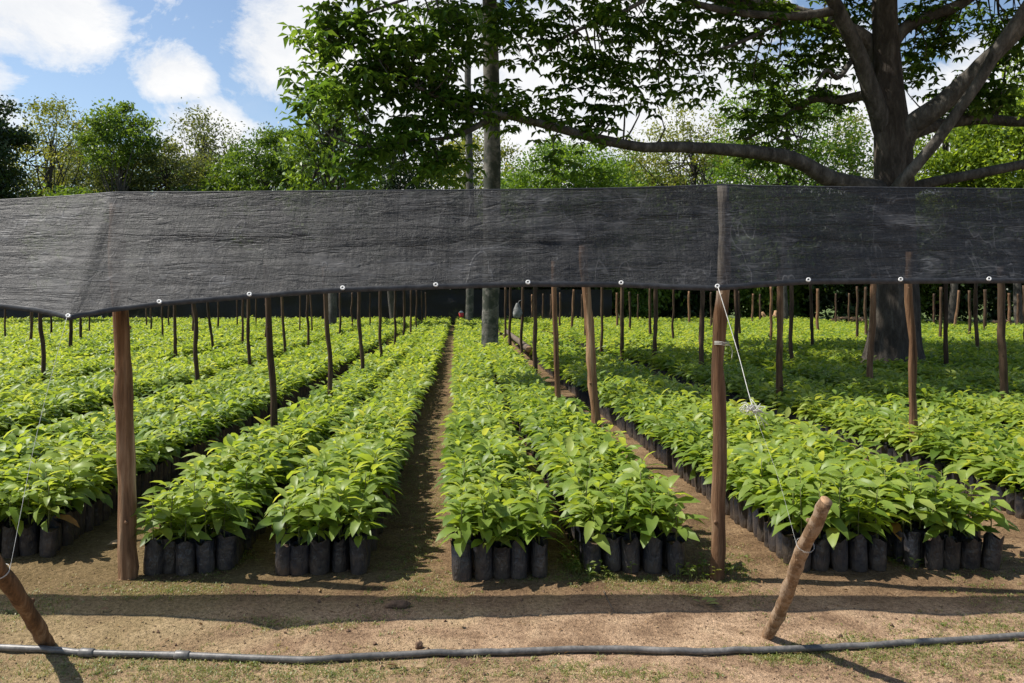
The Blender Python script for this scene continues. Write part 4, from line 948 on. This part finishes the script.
    while len(UP) < 760:
        x, d = r.uniform(-6, 14), r.uniform(11.2, 25)
        z = max(9.2, H + HY * d / F + .9) + r.uniform(0, 3.4)
        if x < -2 and d > 21: continue
        if mnoise.noise(Vector((x * .32, d * .32, 3))) < -.22: continue
        UP.append((x, d, z))
    ap = np.concatenate(allp); V, T, R = [], [], []; n = 0
    sprays = []
    for (a, b, dd, hw, hh, ns) in CL:
        d = D0 + dd; k = d / F
        for _ in range(int(ns * .8)):
            q = rand_unit(r, 1)[0] * r.random() ** .5
            if a < 500 and r.random() < .2: continue
            sprays.append((P(a + q[0] * hw, b + q[2] * hh, d + q[1] * min(hw, 70) * k * .9) - base, False))
    sprays += [(np.array(u) - base, True) for u in UP]
    if True:
        for c, off in sprays:
            # a twig from the nearest limb to the spray
            j = np.argmin(np.linalg.norm(ap - c, axis=1)); dist = np.linalg.norm(ap[j] - c)
            if dist > .3 and r.random() < .55:
                st = ap[j]
                if dist > 2.2: st = c + (ap[j] - c) * (2.2 / dist)
                m = (st + c) / 2 + r.normal(0, .1, 3); tube(mb2, smooth_path([st, m, c], 5), .022 * np.linspace(1, .3, 5) * min(1.5, .5 + dist * .4), 4, cap=False)
            tone = r.normal(.5, .22); out_ = r.uniform(0, 6.28)
            for _r in range(r.integers(6, 11) + 2 * off):
                o = c + r.normal(0, .32 if off else .19, 3) * np.array([1, 1, .7]); ax = np.array([r.normal(0, .35), r.normal(0, .35), -.2 + r.normal(0, .3)])
                for lf in range(r.integers(4, 7)):
                    az = lf * 1.15 + r.normal(0, .35); L = r.uniform(.11, .25) * (1.7 if off else 1)
                    v = leaf_low(L, L * r.uniform(.38, .5), r.uniform(.4, 1.2), .25) @ rotmat(az, r.uniform(-.35, .3), 0).T
                    V.append(v + o + ax * .02); T.append(LL_T + n); R.append(np.full(2, np.clip(tone + r.normal(0, .15), 0, 1))); n += 4
    tv = np.concatenate(mb2.v); tq = np.array(mb2.f) + n; T = np.concatenate(T)
    me = mesh_arrays('crown', np.concatenate(V + [tv]), T, tq, [M['tree_leaf'], M['bark']], np.zeros(len(T)), np.ones(len(tq)), np.concatenate(R), np.full(len(tq), .5))
    link('crown', me, t)
big_tree()

# ------------------------------------------------------------------ camera, light, sky
cam = bpy.data.cameras.new('camera'); co = bpy.data.objects.new('camera', cam); C.objects.link(co)
co.location = (0, 0, H); co.rotation_euler = (math.pi / 2, 0, 0)
cam.sensor_width = 36; cam.lens = F / 1024 * 36; cam.shift_y = -(341.5 - HY) / 1024; cam.clip_end = 3000; cam.clip_start = .05
sc = bpy.context.scene; sc.camera = co

SX, SY = .72, -.09                               # shadow of a point one metre up falls this far right / towards the camera
el = math.atan2(1, math.hypot(SX, SY)); az = math.atan2(-SX, -SY)
sun = bpy.data.lights.new('sun', 'SUN'); sun.energy = 5.0; sun.angle = math.radians(.53); sun.color = (1, .95, .87)
so = bpy.data.objects.new('sun', sun); C.objects.link(so)
so.rotation_euler = Vector((SX, SY, -1)).to_track_quat('-Z', 'Y').to_euler()

w_ = bpy.data.worlds.new('World'); sc.world = w_; w_.use_nodes = True; nt = w_.node_tree; nt.nodes.clear()
sky = N_(nt, 'ShaderNodeTexSky', sky_type='NISHITA'); sky.sun_disc = False; sky.sun_elevation = el; sky.sun_rotation = az; sky.air_density = 1.0; sky.dust_density = .6; sky.ozone_density = 1.0
bg = N_(nt, 'ShaderNodeBackground'); nt.links.new(sky.outputs[0], bg.inputs[0]); bg.inputs[1].default_value = .105
tc = N_(nt, 'ShaderNodeTexCoord'); dirv = tc.outputs['Generated']
def dirpx(px_, py_): v = np.array([(px_ - CX) / F, 1, (HY - py_) / F]); return v / np.linalg.norm(v)
n1 = noise_tex(nt, mapping(nt, dirv, (1, 1, 1.6)), 9, 10, .66, .35); n2 = noise_tex(nt, mapping(nt, dirv, (1, 1, 1.5)), 2.6, 6, .6)
acc = None
# cumulus clouds: azimuth/elevation centre and angular radius
for (a, b, rad, fl) in [(50, 8, .10, 1.2), (10, -10, .11, 1), (172, 74, .062, 1.5), (285, 40, .10, 1), (310, 0, .11, 1), (205, 142, .08, 1.3), (245, 165, .08, 1.5), (420, 60, .2, 1), (560, 90, .2, 1), (700, 120, .2, 1), (640, 40, .14, 1), (860, 150, .17, 1), (1000, 90, .12, 1), (480, 180, .2, 1), (-120, 60, .16, 1), (1150, 60, .2, 1), (60, -190, .2, 1), (800, -300, .25, 1)]:
    c = dirpx(a, b)
    sub = N_(nt, 'ShaderNodeVectorMath', operation='SUBTRACT'); nt.links.new(dirv, sub.inputs[0]); sub.inputs[1].default_value = c
    sc_ = N_(nt, 'ShaderNodeVectorMath', operation='MULTIPLY'); nt.links.new(sub.outputs[0], sc_.inputs[0]); sc_.inputs[1].default_value = (1, 1, fl)
    ln = N_(nt, 'ShaderNodeVectorMath', operation='LENGTH'); nt.links.new(sc_.outputs[0], ln.inputs[0])
    f_ = math_(nt, 'SUBTRACT', 1.0, math_(nt, 'DIVIDE', ln.outputs['Value'], rad))
    acc = f_ if acc is None else math_(nt, 'MAXIMUM', acc, f_)
val = math_(nt, 'ADD', acc, math_(nt, 'MULTIPLY', math_(nt, 'SUBTRACT', n1.outputs[0], .5), 1.8))
mask = ramp(nt, [(.16, (0, 0, 0)), (.32, (.6, .6, .6)), (.58, (1, 1, 1))], val)
wisp = ramp(nt, [(.55, (0, 0, 0)), (.8, (.3, .3, .3))], n2.outputs[0])
mm = math_(nt, 'MAXIMUM', mask.outputs[0], wisp.outputs[0])
sep = N_(nt, 'ShaderNodeSeparateXYZ'); nt.links.new(dirv, sep.inputs[0])
above = ramp(nt, [(.0, (0, 0, 0)), (.02, (1, 1, 1))], sep.outputs[2])
mm = math_(nt, 'MULTIPLY', mm, above.outputs[0])
cl = N_(nt, 'ShaderNodeBackground'); nt.links.new(ramp(nt, [(.3, (.82, .85, .9)), (.62, (1, 1, 1))], n1.outputs[0]).outputs[0], cl.inputs[0]); cl.inputs[1].default_value = .72
mx = N_(nt, 'ShaderNodeMixShader'); nt.links.new(mm, mx.inputs[0]); nt.links.new(bg.outputs[0], mx.inputs[1]); nt.links.new(cl.outputs[0], mx.inputs[2])
ow = N_(nt, 'ShaderNodeOutputWorld'); nt.links.new(mx.outputs[0], ow.inputs[0])

vs = sc.view_settings; sc.display_settings.display_device = 'sRGB'
vs.view_transform = 'Standard'; vs.look = 'None'; vs.exposure = 0.5; vs.gamma = 1.0; vs.use_curve_mapping = False
sc.render.engine = 'CYCLES'; sc.cycles.max_bounces = 8; sc.cycles.transparent_max_bounces = 12; sc.cycles.diffuse_bounces = 3
sc.cycles.use_denoising = True
